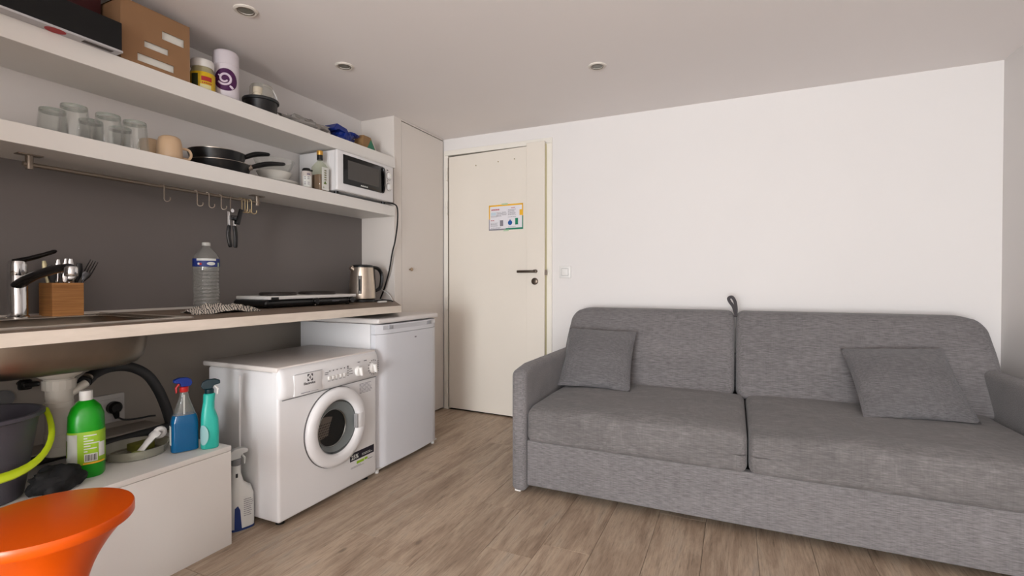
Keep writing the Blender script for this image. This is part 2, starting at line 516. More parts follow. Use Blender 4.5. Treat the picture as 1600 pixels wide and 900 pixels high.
wf.box(WX0, WX1, YF - .12, YF, -.02, WZ0).box(WX0, WX1, YF - .12, YF, WZ1, ZC + .02)
wf = struct(wf.build('wall_front', WALL))
struct(MB().box(XL, -1.40, YF, -0.45, -.006, ZC).build('wall_shade_block', WALL))  # unseen block added to keep window light off the kitchen side
win = MB()
for a in (WX0, (WX0 + WX1) / 2 - .025, WX1 - .05): win.box(a, a + .05, YF - .10, YF - .05, WZ0, WZ1)
win.box(WX0, WX1, YF - .10, YF - .05, WZ0, WZ0 + .05).box(WX0, WX1, YF - .10, YF - .05, WZ1 - .05, WZ1)
struct(win.build('window_1', CREAM2, bevel=.003))
ce = struct(MB().box(XL - .12, XR + .12, YF - .12, YB + .2, ZC, ZC + .1).build('ceiling', CEIL))
fl = struct(MB().box(XL - .12, XR + .12, YF - .12, YB + .2, -.08, -.006).build('floor', mat('floor_bed', (60, 50, 42), .9)))
# planks, 0.19 wide, joints where the photograph shows them near the sofa leg
PW, PL = 0.19, 1.22
pm = bpy.data.meshes.new('plank')
b = MB(); b.box(-PW / 2 + .0006, PW / 2 - .0006, -PL / 2 + .0006, PL / 2 - .0006, -.006, 0, .0008, 1)
b.bm.to_mesh(pm); b.bm.free(); pm.materials.append(FLOORM)
x0 = -1.055
offs = {0: 1.985, 1: 1.655}
ia, ib = int(math.floor((XL - x0) / PW)), int(math.ceil((XR - x0) / PW))
for i in range(ia, ib):
    xa, xb = max(x0 + i * PW, XL), min(x0 + (i + 1) * PW, XR)
    off = offs.get(i, 1.985 - 0.33 * i + 0.11 * ((i * 7) % 5))
    y = off - PL * math.ceil((off - YF) / PL)
    while y < YB:
        ya, yb = max(y, YF), min(y + PL, YB)
        if yb - ya > .02 and xb - xa > .02:
            me = pm
            full = abs(xb - xa - PW) < 1e-4 and abs(yb - ya - PL) < 1e-4
            if not full:
                bb = MB(); bb.box(-(xb - xa) / 2 + .0006, (xb - xa) / 2 - .0006, -(yb - ya) / 2 + .0006, (yb - ya) / 2 - .0006, -.006, 0, .0008, 1)
                me = bpy.data.meshes.new('plank'); bb.bm.to_mesh(me); bb.bm.free(); me.materials.append(FLOORM)
            p = bpy.data.objects.new('plank', me); COL.objects.link(p)
            p.location = ((xa + xb) / 2, (ya + yb) / 2, 0)
            p.parent = fl; p.matrix_parent_inverse = wm(fl).inverted()
        y += PL
# splashback and lower wall covering on the kitchen wall
MB().box(XL, XL + .004, YF, 2.715, .8905, 1.471).build('splashback', SPLASH, wl)
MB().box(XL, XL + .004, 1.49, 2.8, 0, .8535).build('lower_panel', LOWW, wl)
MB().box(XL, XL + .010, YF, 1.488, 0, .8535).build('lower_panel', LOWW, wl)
MB().box(XL + .004, XL + .011, YF, 2.712, .8905, .9005).build('sealant_bead', mat('white_sealant', (206, 200, 192), .5), wl)

# ------------------------------------------------------------------ entrance door
fr = MB()
fr.box(DX0 - .012, DX0 + .028, YB - .012, YB + .10, 0, DZ - .0225)                 # left jamb
fr.box(DX1 - .028, DX1 + .018, YB - .012, YB + .10, 0, DZ - .0225)          # right jamb
fr.box(DX0 - .012, DX1 + .018, YB - .012, YB + .10, DZ - .022, DZ + .018)  # head
frame_o = struct(fr.build('door_1', CREAM2, bevel=.002))
dang = math.radians(-3.0)
hinge = Vector((-2.083, YB - .006, 0))
Md = Matrix.Translation(hinge) @ Matrix.Rotation(dang, 4, 'Z')
DW = 0.835
leaf = MB().box(0, DW, 0, .040, .012, 2.018, M=Md).build('door_leaf', CREAM, frame_o, bevel=.0025)
MB().box(.697, DW + .006, -.016, .0, .012, 2.036, M=Md).build('cover_board', CREAM, frame_o, bevel=.0025)
MB().box(DW, DW + .002, .004, .036, .012, 2.022, M=Md).build('edge_strip', mat('pale_yellow_edge', (214, 204, 160), .6), frame_o)  # leaf edge tinted pale yellow
for zc in (1.88, 1.61, .85, .18):
    h = MB()
    for dz in (-.052, .002): h.lathe([(.008, dz), (.008, dz + .05)], (-2.094, YB - .018, zc), seg=12)
    h.box(-2.112, -2.094, YB - .017, YB - .012, zc - .05, zc + .05)
    h.build('hinge', CREAM2, frame_o)
h = MB()
h.box(.630, .787, -.046, -.034, 1.088, 1.107, .005, M=Md)
h.box(.764, .786, -.046, -.016, 1.088, 1.110, .004, M=Md)
h.lathe([(.013, 0), (.013, .010)], Md @ Vector((.775, -.016, 1.099)), M=RX, seg=16)
h.build('door_handle', mat('dark_bronze', (98, 86, 76), .35, .8), frame_o)
h = MB(); h.lathe([(.0, 0), (.019, .0), (.0245, .003), (.0245, .016)], Md @ Vector((.769, -.032, 1.026)), M=Matrix.Rotation(-pi / 2, 4, 'X'), seg=24)
h.build('lock_cylinder', mat('dark_bronze', (98, 86, 76), .35, .8), frame_o)
MB().box(DW + .004, DW + .014, -.006, .012, 1.07, 1.11, M=Md).build('latch', RAILST, frame_o)
for nx, nz in ((.255, 1.925), (.452, 1.932), (.590, 1.937)):
    MB().lathe([(.0045, 0), (.003, .004), (.001, .006)], Md @ Vector((nx, 0, nz)), M=RX, seg=10).build('nail', BRASSY, frame_o)
MB().box(-2.0875, -2.0845, YB - .0135, YB - .0115, .02, 2.01).build('hinge_gap', mat('gap_beige', (120, 108, 94), .7), frame_o)
# poster on the door
pt = thing('sorting_poster', 'small landscape waste sorting poster taped on the cream door', 'poster', Md @ Vector((.515, -.001, 1.50)))
PM = frame(Md @ Vector((.372, -.0008, 1.413)), Md.to_3x3() @ Vector((1, 0, 0)), (0, 0, 1))
PWD, PH = .292, .192
rects(PM, [(0, PWD, 0, PH)], .0008).build('sheet', PAPER, pt, smooth=False)
PM2 = PM @ Matrix.Translation((0, 0, .0008))
rects(PM2, [(0, PWD, PH - .012, PH), (0, .010, .085, PH), (PWD - .010, PWD, .100, PH), (PWD - .030, PWD - .010, .104, .146)], .0003).build('amber_border', YELINK, pt, smooth=False)
rects(PM2, [(PWD * .5, PWD, 0, .013), (PWD - .008, PWD, .013, .100), (.226, .250, .036, .084)], .0003).build('green_border', GREENINK, pt, smooth=False)
rects(PM2, [(0, PWD * .5, 0, .010), (0, .006, .010, .085), (.096, .124, .030, .074)] + [(x + .028, y + .028, a, c) for x, y, a, c in []], .0003).build('grey_border', GREYINK, pt, smooth=False)
MB().lathe([(.0, .0), (.018, .0), (.018, .0006)], PM2 @ Vector((.183, .052, 0)), M=PM2.to_3x3(), seg=20).box(.179, .187, .068, .076, 0, .0005, M=PM2).build('blue_bin_mark', BLUEINK, pt, smooth=False)
mb = rects(PM2 @ Matrix.Translation((.022, .150, 0)), [(i * .0078, i * .0078 + .006, .0 + (i % 2) * .0012, .010 + (i % 3) * .0006) for i in range(9)], .0003)
rects(PM2 @ Matrix.Translation((.017, .072, 0)), [(i * .0078, i * .0078 + .0055, 0, .006) for i in range(4)], .0003, mb)
rects(PM2 @ Matrix.Translation((.192, .160, 0)), [(i * .0068, i * .0068 + .005, 0, .005) for i in range(5)], .0003, mb)
mb.build('red_print', REDINK, pt, smooth=False)
mb = MB()
for (ox, oy, w, hh, n, sd) in ((.018, .100, .06, .012, 3, 2), (.066, .104, .055, .035, 5, 3), (.115, .112, .04, .030, 4, 4), (.165, .110, .075, .045, 7, 5), (.016, .032, .07, .03, 4, 6), (.02, .014, .11, .010, 2, 7), (.165, .018, .085, .008, 2, 8), (.165, .094, .08, .006, 1, 9)):
    rects(PM2 @ Matrix.Translation((ox, oy, 0)), faux_lines(w, hh, n, sd, .4), .0003, mb)
mb.build('small_print', GREYINK, pt, smooth=False)
rects(PM2, [(.018, .062, .114, .136)], .0002).build('pale_blue_patch', mat('pale_blue_ink', (190, 204, 214), .7), pt, smooth=False)
for nm, r in (('tape_piece', (.112, .164, PH - .004, PH + .008)), ('tape_piece', (.128, .172, -.010, .002))):
    rects(PM2 @ Matrix.Translation((0, 0, .0004)), [r], .0003).build(nm, TAPE, pt, smooth=False)

# light switch
sw = thing('light_switch', 'square white rocker light switch right of the cream door', 'light switch', (-1.107, YB, 1.093))
MB().box(-1.150, -1.064, YB - .009, YB, 1.050, 1.136, .003).build('switch_plate', WHITEP, sw)
MB().box(-1.1325, -1.0815, YB - .0096, YB - .0085, 1.0675, 1.1185).build('rocker_shadow_line', GREYP, sw)  # thin grey plate painting the shadow gap round the rocker
MB().box(-1.131, -1.083, YB - .013, YB - .008, 1.069, 1.117, .0015).build('rocker', WHITEP, sw)

# ------------------------------------------------------------------ closet
YC, XC = 2.715, -2.13
cl = thing('closet', 'tall white built-in closet between the shelves and the entrance door', 'closet', ((XL + XC) / 2, 3.03, 0))
c = MB()
c.box(XL + .0, XC, YC, YC + .018, .0, ZC - .001)
c.box(XC - .02, XC, YC + .018, 2.797, 0, ZC - .001)
c.box(XC - .02, XC, 2.797, YB - .014, ZC - .010, ZC - .001)
c.box(XL, XC - .03, YB - .03, YB - .014, 0, ZC - .001)
c.build('carcass', CLOSETM, cl, bevel=.002)
MB().box(XC - .02, XC - .001, 2.801, YB - .016, .012, ZC - .017).build('closet_door', CLOSETM, cl, bevel=.0015)
MB().box(XC - .06, XC - .022, 2.78, YB - .016, .0, ZC - .002).build('dark_interior', BLACKM, cl)
MB().lathe([(.005, 0), (.005, .012), (.012, .015), (.013, .022), (.009, .027), (.001, .028)], (XC - .001, 2.888, 1.112), M=RY, seg=18).build('knob', mat('knob_nickel', (170, 152, 130), .3, 1.0), cl)

# ------------------------------------------------------------------ ceiling spots
def spot(label):
    t = thing('ceiling_spot', label, 'ceiling light', (0, 0, 0), 'recessed ceiling spots')
    MB().lathe([(.030, .0), (.030, -.004), (.040, -.007), (.047, -.003), (.048, 0)], seg=32, cap=(False, False)).build('trim_ring', LAMPRING, t, local=True)
    MB().lathe([(.036, -.0035), (.033, -.0065), (.029, -.004)], seg=32, cap=(False, False)).build('inner_ring', RAILST, t, local=True)
    MB().lathe([(.0005, -.0022), (.018, -.0026), (.029, -.001)], seg=24, cap=(True, False)).build('lens', LAMPIN, t, local=True)
    return t
s0 = spot('recessed ceiling spot nearest the cardboard box')
s0.location = (-1.878, 1.413, ZC)
dup(s0, (-1.885, 1.990, ZC), 'recessed ceiling spot above the microwave, between the two others')
dup(s0, (-.667, 2.546, ZC), 'recessed ceiling spot above the sofa side of the room')

# ------------------------------------------------------------------ shelves
XS = -2.12
us = MB().box(XL, XS, -.44, YC, 1.80, 1.873).build('wall_shelf', SHELFM, bevel=.002)
tag(us, 'thick white upper wall shelf holding boxes and bags', 'shelf')
ls = MB().box(XL, XS, -.44, YC, 1.471, 1.539).build('wall_shelf', SHELFM, bevel=.002)
tag(ls, 'thick white lower wall shelf holding glasses, pans and the microwave', 'shelf')

# ------------------------------------------------------------------ upper shelf goods
ZU = 1.873
bb = thing('flat_box', 'long flat black box with grey underside on the upper shelf', 'box', (-2.22, .78, ZU))
MB().box(-2.228, -2.079, .40, 1.057, ZU + .004, 1.984, .002).build('lid', BLACKM, bb)
MB().box(-2.230, -2.077, .398, 1.059, ZU, ZU + .008, .001).build('tray', mat('light_grey_card', (190, 188, 190), .7), bb)
MB().lathe([(.022, 0), (.022, .0006)], (-2.098, .868, ZU - .0006), seg=24, sy=1.3).build('red_seal', REDINK, bb)
MB().box(-2.110, -2.088, .945, 1.035, ZU - .0006, ZU, 0).build('dark_print', mat('dark_brown_print', (62, 54, 50), .6), bb)
o = MB().box(-2.40, -2.235, .86, 1.066, ZU, 2.135, .003).build('carton', MAROON); tag(o, 'dark maroon carton standing behind the black box', 'box')
MB().box(-2.234, -2.2335, .90, .955, 2.03, 2.12).build('pink_print', mat('pink_print', (196, 60, 110), .6), o)
cb = thing('cardboard_box', 'brown cardboard box with three white cut-out windows', 'box', (-2.26, 1.21, ZU))
c = MB(); y0, y1, z0, z1 = 1.078, 1.337, ZU, 2.108
wins = [(1.226, 1.314, 2.012, 2.046), (1.160, 1.250, 1.953, 1.978), (1.135, 1.272, 1.890, 1.920)]
# front wall assembled round the window holes
ys = sorted({y0, y1} | {w[0] for w in wins} | {w[1] for w in wins}); zs = sorted({z0, z1} | {w[2] for w in wins} | {w[3] for w in wins})
for a, b2 in zip(ys[:-1], ys[1:]):
    for d, e in zip(zs[:-1], zs[1:]):
        my, mz = (a + b2) / 2, (d + e) / 2
        if not any(w[0] < my < w[1] and w[2] < mz < w[3] for w in wins): c.box(-2.134, -2.130, a, b2, d, e)
c.box(-2.40, -2.134, y0, y0 + .004, z0, z1).box(-2.40, -2.134, y1 - .004, y1, z0, z1).box(-2.40, -2.134, y0, y1, z1 - .004, z1).box(-2.40, -2.134, y0, y1, z0, z0 + .004).box(-2.40, -2.396, y0, y1, z0, z1)
bmesh.ops.remove_doubles(c.bm, verts=c.bm.verts, dist=1e-5)
c.build('carton', CARD, cb, smooth=False)
MB().box(-2.39, -2.140, y0 + .006, y1 - .006, z0 + .006, 2.06).build('white_contents', mat('white_inner_box', (224, 222, 214), .6), cb)
MB().box(-2.135, -2.1292, y0 - .001, y1 + .001, z1, z1 + .003, .001).build('top_flap', CARD, cb)

jr = thing('jar', 'jar with white lid and yellow label beside the cardboard box', 'jar', (-2.20, 1.437, ZU))
MB().lathe([(.047, 0), (.049, .01), (.049, .085), (.043, .105), (.043, .115)], (-2.2, 1.437, ZU)).build('glass', thin_glass('jar_glass', (200, 190, 150), .6), jr)
MB().lathe([(.0495, .012), (.0502, .013), (.0502, .085), (.0495, .086)], (-2.2, 1.437, ZU), cap=(False, False)).build('label', YELLOW, jr)
MB().lathe([(.046, .112), (.047, .114), (.047, .142), (.044, .146)], (-2.2, 1.437, ZU)).build('lid', WHITEP, jr)
def curved_print(c, r, a0, da_list, name, m, parent, th=.0006):
    """patches (angle0, angle1, z0, z1) hugging a cylinder of radius r about c"""
    mb = MB()
    for (p, q, za, zb) in da_list:
        n = max(2, int(abs(q - p) / .12) + 1)
        def fn(u, v, p=p, q=q, za=za, zb=zb):
            t = a0 + p + (q - p) * u
            return Vector((c[0] + (r + th) * math.cos(t), c[1] + (r + th) * math.sin(t), c[2] + za + (zb - za) * v))
        mb.grid(fn, n, 1)
    return mb.build(name, m, parent, fixn=False)
A0 = math.radians(-33)    # roughly faces the camera
curved_print((-2.2, 1.437, ZU), .0502, A0, [(-.1, .75, .046, .066)] + [(-.05 + .14 * i, .04 + .14 * i, .034, .040) for i in range(6)], 'red_print', REDINK, jr)
curved_print((-2.2, 1.437, ZU), .0502, A0, [(-.95, -.35, .015, .075)], 'dark_picture', mat('dark_green_print', (44, 52, 22), .6), jr)
curved_print((-2.2, 1.437, ZU), .0502, A0, [(-.2, .7, .012, .030)], 'pale_panel', mat('cream_print', (224, 214, 160), .6), jr)

rl = thing('spray_can', 'white cylinder with a round purple emblem on the upper shelf', 'canister', (-2.205, 1.553, ZU))
RC = (-2.205, 1.553, ZU); RR = .055
MB().lathe([(RR - .002, 0), (RR, .003), (RR, .165), (RR - .001, .166), (RR - .001, .168), (RR, .169), (RR, .222), (RR - .004, .232), (RR - .010, .236)], RC, seg=40).build('canister_body', mat('white_canister', (216, 208, 214), .4), rl)
# purple disc wrapped on the cylinder with its swirl
def disc_on_cyl(c, r, ac, zc, rad, name, m, parent, lift, sq=1.0):
    mb = MB()
    def fn(u, v):
        t = 2 * pi * u; rr = rad * v
        dy, dz = rr * math.cos(t), rr * math.sin(t) * sq
        a = ac + dy / r
        return Vector((c[0] + (r + lift) * math.cos(a), c[1] + (r + lift) * math.sin(a), c[2] + zc + dz))
    mb.grid(fn, 32, 8)
    return mb.build(name, m, parent, fixn=False)
AC = math.radians(-36)
disc_on_cyl(RC, RR, AC, .092, .052, 'purple_emblem', PURPLE, rl, .0006)
def swirl_pt(dy, dz, lift=.0014):
    a = AC + dy / RR
    return Vector((RC[0] + (RR + lift) * math.cos(a), RC[1] + (RR + lift) * math.sin(a), RC[2] + .092 + dz))
sp = []
for i in range(36):
    t = -2.6 + i * (2 * pi * 1.32) / 35
    r_ = .030 - .0175 * (i / 35)
    sp.append(swirl_pt(r_ * math.cos(t) - .004, r_ * math.sin(t) + .004))
MB().tube(sp, [.0055 - .002 * abs(i / 35 - .4) for i in range(36)], 6).tube([swirl_pt(.016, -.026), swirl_pt(.023, -.032), swirl_pt(.030, -.038)], [.004, .006, .005], 6).tube([swirl_pt(-.030, .017), swirl_pt(-.026, .020)], .004, 6).build('white_swirl', mat('pale_lilac_print', (222, 206, 222), .5), rl)

po = thing('saucepan', 'small black pot on the upper shelf under a clear tub', 'pot', (-2.23, 1.76, ZU))
MB().lathe([(.066, 0), (.074, .006), (.078, .07), (.080, .078)], (-2.23, 1.76, ZU), seg=36).build('pot_body', mat('black_pot_enamel', (24, 22, 23), .35), po)
MB().lathe([(.079, .070), (.086, .072), (.087, .080), (.085, .085), (.076, .086)], (-2.23, 1.76, ZU), seg=36).build('rim', mat('dark_grey_rim', (46, 48, 50), .4), po)
tb = thing('clear_tub', 'upturned clear plastic tub with white strap handle on the black pot', 'tub', (-2.23, 1.765, ZU + .086))
MB().lathe([(.058, 0), (.060, .002), (.056, .060), (.050, .072), (.020, .076), (.001, .076)], (-2.23, 1.765, ZU + .087), cap=(False, True)).build('tub_wall', CLEARP, tb)
MB().tube(spline([(-2.19, 1.740, ZU + .150), (-2.185, 1.785, ZU + .146), (-2.18, 1.808, ZU + .118), (-2.18, 1.818, ZU + .090)]), .005, 8, flat=.5).build('strap_handle', WHITEP, tb)
o = MB().lathe([(.019, 0), (.021, .006), (.021, .014), (.023, .016), (.023, .044), (.019, .046)], (-2.205, 1.722, ZU + .0885), seg=24).build('small_cream_cup', mat('cream_plastic', (212, 200, 178), .5)); tag(o, 'little cream cup inside the clear tub on the black pot', 'cup')

def lump(c, size, seed, amp=.35, nu=36, nv=18, freq=2.2, ridge=True):
    mb = MB(); c = Vector(c)
    def fn(u, v):
        t, p = 2 * pi * u, pi * (v - .5)
        d = Vector((math.cos(p) * math.cos(t), math.cos(p) * math.sin(t), math.sin(p)))
        n = noise.noise(d * freq + Vector((seed, seed * 2, 0)))
        n2 = noise.noise(d * freq * 2.7 + Vector((seed * 3, 1, seed)))
        if ridge: n, n2 = abs(n) * 1.4 - .3, abs(n2) - .25
        k = 1 + amp * n + amp * .6 * n2
        q = Vector((d.x * size[0], d.y * size[1], d.z * size[2])) * k
        q.z = max(q.z, -size[2] * .8)
        return c + q
    mb.grid(fn, nu, nv)
    bmesh.ops.remove_doubles(mb.bm, verts=mb.bm.verts, dist=1e-5)
    return mb
o = lump((-2.22, 2.02, ZU + .030), (.080, .165, .036), 3.1, .4).build('plastic_bag', FILM); tag(o, 'crumpled grey clear plastic bag lying on the upper shelf', 'bag')
MB().box(-2.25, -2.18, 1.90, 2.06, ZU + .012, ZU + .034, .004).build('dark_contents', mat('dark_brown_content', (66, 56, 50), .7), o)
bl = thing('blue_bag', 'folded dark blue plastic bag on the upper shelf', 'bag', (-2.22, 2.27, ZU))
lump((-2.215, 2.315, ZU + .036), (.065, .080, .046), 8.3, .35).build('bag_body', BLUEBAG, bl)
MB().prism([(2.185, ZU + .058), (2.212, ZU + .092), (2.290, ZU + .080), (2.304, ZU + .066), (2.304, ZU), (2.280, ZU), (2.278, ZU + .054), (2.225, ZU + .062), (2.20, ZU + .048)], -2.25, -2.150, M=Matrix(((0, 0, 1, 0), (1, 0, 0, 0), (0, 1, 0, 0), (0, 0, 0, 1)))).build('handle', BLUEBAG, bl, bevel=.004)
lump((-2.195, 2.365, ZU + .066), (.045, .060, .014), 5.5, .3).build('folded_edge', BLUEBAG, bl)
gc = thing('open_carton', 'small open carton with green print at the end of the upper shelf', 'carton', (-2.2, 2.50, ZU))
Mg = frame((-2.16, 2.435, ZU), (-.25, 1, 0), (0, 0, 1))
MB().prism([(0, 0), (.22, 0), (.115, .098), (.02, .090)], -.06, 0.0, M=Mg).build('carton_body', mat('tan_carton', (150, 116, 76), .7), gc, smooth=False)
MB().prism([(.05, .0), (.21, .0), (.118, .086)], 0.0, .0012, M=Mg).build('green_print', GREENBOX, gc, smooth=False)
MB().prism([(.222, 0), (.25, 0), (.132, .100), (.120, .098)], -.04, -.004, M=Mg).build('white_flap', WHITEP, gc, smooth=False)

# ------------------------------------------------------------------ lower shelf goods
ZL = 1.539
def make_glass():
    t = thing('drinking_glass', '', 'glass', (0, 0, 0), 'upturned drinking glasses on the lower shelf')
    MB().lathe([(.0475, 0), (.048, .002), (.0385, .118), (.037, .122), (.001, .122)], cap=(False, True), seg=32).build('glass_wall', GLASS, t, local=True)
    MB().lathe([(.0455, .001), (.0365, .106), (.034, .109), (.001, .110)], cap=(False, True), seg=32).build('inner_wall', GLASS, t, local=True)
    MB().lathe([(.0380, .110), (.0388, .113), (.0383, .1205), (.0375, .122)], cap=(False, False), seg=32).build('thick_base', thin_glass('glass_base_tint', (205, 212, 205), .30, .05), t, local=True)
    return t
g0 = make_glass()
spots = [(-2.19, .958, 'tall upturned glass in front, leftmost of the front three'),
         (-2.19, 1.064, 'upturned glass in the middle of the front three'),
         (-2.19, 1.155, 'upturned glass beside the beige mugs, rightmost of the front three'),
         (-2.31, .945, 'upturned glass at the back left, leftmost of all the glasses'),
         (-2.33, 1.072, 'upturned back glass showing between the left and middle front glasses'),
         (-2.33, 1.175, 'upturned back glass half hidden behind the middle front glass')]
for i, (x, y, lb) in enumerate(spots):
    if i == 0: g0.location = (x, y, ZL); g0['label'] = lb
    else: dup(g0, (x, y, ZL), lb)

def mug(x, y, label, ha):
    t = thing('mug', label, 'mug', (x, y, ZL), 'beige mugs on the lower shelf')
    MB().lathe([(.047, 0), (.0475, .003), (.045, .070), (.039, .092), (.030, .099), (.001, .100)], (x, y, ZL), seg=36).build('cup', MUG, t)
    d = Vector((math.cos(ha), math.sin(ha), 0)); c0 = Vector((x, y, ZL))
    pts = [c0 + d * .044 + Vector((0, 0, .018)), c0 + d * .070 + Vector((0, 0, .016)), c0 + d * .080 + Vector((0, 0, .036)), c0 + d * .070 + Vector((0, 0, .056)), c0 + d * .043 + Vector((0, 0, .058))]
    MB().tube(spline(pts, 6), .0055, 10).build('handle', MUG, t)
mug(-2.19, 1.287, 'upturned beige mug in front with its loop handle to the right', math.radians(75))
mug(-2.31, 1.275, 'upturned beige mug at the back, between a glass and the front mug', math.radians(160))

def pan(x, y, z, r, h, p0, p1, p2, label, ferrule):
    t = thing('frying_pan', label, 'frying pan', (x, y, z), 'black frying pans')
    MB().lathe([(r * .80, 0), (r * .86, .004), (r * .97, h * .8), (r, h), (r * .985, h), (r * .94, h * .8), (r * .82, .007), (.001, .006)], (x, y, z), seg=48, cap=(True, True)).build('pan_body', mat('black_nonstick', (17, 17, 18), .35), t)
    MB().lathe([(r * 1.0, h - .0015), (r * 1.004, h + .0005), (r * .985, h + .0015)], (x, y, z), seg=48, cap=(False, False)).build('rim_edge', mat('rim_aluminium', (170, 160, 150), .3, 1.0), t)
    pts = spline([p0, p1, p2], 8); n = len(pts)
    MB().tube(pts, [.012 + .005 * math.sin(pi * min(1, i / (n - 1) * 1.1)) if i < n - 1 else .007 for i in range(n)], 12, flat=.75).build('handle', BLACKP, t)
    a = Vector(p0) + (Vector(p0) - Vector(p1)).normalized() * .006
    if ferrule: MB().tube([a, Vector(p0) + (Vector(p1) - Vector(p0)).normalized() * .012], .014, 12).build('ferrule', RAILST, t)
pan(-2.268, 1.560, ZL, .140, .050, (-2.165, 1.640, ZL + .040), (-2.135, 1.715, ZL + .072), (-2.125, 1.815, ZL + .092), 'larger black frying pan, lower of the two stacked', True)
pan(-2.272, 1.553, ZL + .040, .124, .062, (-2.20, 1.630, ZL + .088), (-2.17, 1.680, ZL + .116), (-2.15, 1.745, ZL + .128), 'smaller black frying pan nested on the larger one', False)

pc = (-2.265, 1.868)
o = MB().lathe([(.070, 0), (.075, .003), (.120, .018), (.122, .021), (.118, .021), (.075, .008), (.001, .007)], (*pc, ZL), seg=48).build('plate', CERAMIC); tag(o, 'white plate under the stacked bowls beside the microwave', 'plate')
o = MB().lathe([(.045, .0), (.050, .003), (.075, .035), (.088, .060), (.085, .061), (.070, .036), (.045, .008), (.001, .007)], (*pc, ZL + .012), seg=40).build('bowl', CERAMIC); tag(o, 'white bowl stacked on the plate under a glass bowl', 'bowl')
o = MB().lathe([(.048, .0), (.056, .003), (.084, .050), (.100, .088), (.101, .090), (.099, .090), (.082, .052), (.052, .006), (.001, .005)], (*pc, ZL + .046), seg=40).build('glass_bowl', GLASS); tag(o, 'clear glass bowl stacked in the white bowl', 'bowl')

sb = thing('spice_bottle', 'small white bottle with black cap beside the oil bottle', 'bottle', (-2.185, 2.012, ZL))
MB().lathe([(.027, 0), (.029, .003), (.029, .094), (.026, .100)], (-2.185, 2.012, ZL)).build('bottle_body', mat('white_bottle', (196, 186, 180), .5), sb)
MB().lathe([(.024, .1), (.024, .110), (.018, .118), (.010, .118)], (-2.185, 2.012, ZL)).box(-2.18, -2.165, 2.02, 2.037, ZL + .104, ZL + .112).build('cap', BLACKP, sb)
curved_print((-2.185, 2.012, ZL), .029, A0, [(-.8, .8, .012, .072)], 'label', LABELW, sb)
curved_print((-2.185, 2.012, ZL), .0297, A0, [(-.6 + .2 * k, -.48 + .2 * k, .014 + .010 * i, .019 + .010 * i) for i in range(6) for k in range(6) if (i * k + i) % 3] + [(-.1, .5, .078, .086)], 'print', mat('mauve_print', (108, 98, 116), .6), sb)

ob = thing('oil_bottle', 'square oil bottle with gold and black cap beside the microwave', 'bottle', (-2.165, 2.092, ZL))
oc = (-2.165, 2.090, ZL)
MB().se([(0, .034, .034, 0, 0, 6), (.004, .036, .036, 0, 0, 6), (.135, .036, .036, 0, 0, 6), (.158, .026, .026, 0, 0, 3), (.172, .014, .014, 0, 0, 2), (.185, .013, .013, 0, 0, 2)], oc).build('bottle_glass', OILG, ob)
MB().se([(.003, .033, .033, 0, 0, 6), (.092, .033, .033, 0, 0, 6)], oc).build('oil', OILM, ob)
MB().lathe([(.0165, .180), (.0165, .208)], oc, seg=20).build('cap_collar', BLACKP, ob)
MB().lathe([(.017, .208), (.0175, .210), (.0175, .230), (.015, .233)], oc, seg=20).build('cap', GOLD, ob)
MB().box(oc[0] + .0365, oc[0] + .0372, oc[1] - .022, oc[1] + .030, ZL + .006, ZL + .135).build('label', LABELW, ob)
MO = frame((oc[0] + .0372, oc[1] - .022, ZL + .006), (0, 1, 0), (0, 0, 1))
rects(MO, [(.018, .034, .108 - i * .013, .115 - i * .013) for i in range(5)] + [(.010, .016, .012, .018)]).build('print', mat('olive_print', (120, 118, 84), .6), ob)
rects(MO, [(.014, .034, .034, .042), (.020, .030, .042, .050)]).build('olive_leaf_print', mat('leaf_green', (90, 110, 40), .6), ob)

# ------------------------------------------------------------------ microwave
mw = thing('microwave', 'white compact microwave oven with dark window on the lower shelf', 'microwave', (-2.24, 2.40, ZL))
X0, X1, Y0, Y1, Z0, Z1 = -2.395, -2.115, 2.145, 2.655, 1.556, 1.790
MB().box(X0, X1, Y0 + .006, Y1 - .006, Z0, Z1, .004).build('case', WHITEAPP, mw)
MB().box(X1, -2.088, Y0, Y1, Z0 - .002, Z1 + .001, .008, 3).build('front_panel', WHITEAPP, mw)
MB().box(-2.0885, -2.083, 2.190, 2.548, 1.598, 1.770, .003).build('door', BLACKG, mw)
MB().box(-2.0832, -2.0826, 2.225, 2.505, 1.630, 1.742, 0).build('window', mat('grey_mesh_window', (70, 66, 63), .25), mw)
MB().tube(spline([(-2.083, 2.543, 1.604), (-2.080, 2.550, 1.63), (-2.079, 2.552, 1.685), (-2.080, 2.550, 1.74), (-2.083, 2.543, 1.764)], 6), .007, 10, flat=1.0).build('door_handle', BLACKG, mw)
for zc in (1.722, 1.650):
    k = MB().lathe([(.024, 0), (.024, .004), (.020, .007), (.018, .016), (.016, .018)], (-2.088, 2.606, zc), M=RY, seg=28).build('knob', WHITEP, mw)
    MB().box(-2.072, -2.0685, 2.602, 2.610, zc - .015, zc + .015, .001).build('pointer', WHITEP, k)
    MB().lathe([(.0265, 0), (.0265, .0012)], (-2.088, 2.606, zc), M=RY, seg=28).build('knob_ring', GREYP, mw)
MF = frame((-2.0878, 2.585, 1.56), (0, 1, 0), (0, 0, 1))
rects(MF, [(.0, .014, .196, .202), (.003, .010, .126, .130)]).build('print', INK, mw)
rects(frame((-2.0825, 2.335, 1.607), (0, 1, 0), (0, 0, 1)), [(i * .009, i * .009 + .0065, 0, .008 - (i % 2) * .002) for i in range(7)]).build('maker_name', LABELW, mw)
v = MB()
for i in range(6): v.box(-2.20, -2.17, Y0 + .0045, Y0 + .0065, 1.60 + i * .008, 1.603 + i * .008)
v.build('vent_slots', GREYP, mw)
MB().tube([(-2.152, Y0 + .006, 1.60), (-2.152, Y0 + .006, 1.76)], .003, 8).build('side_crease', WHITEAPP, mw)
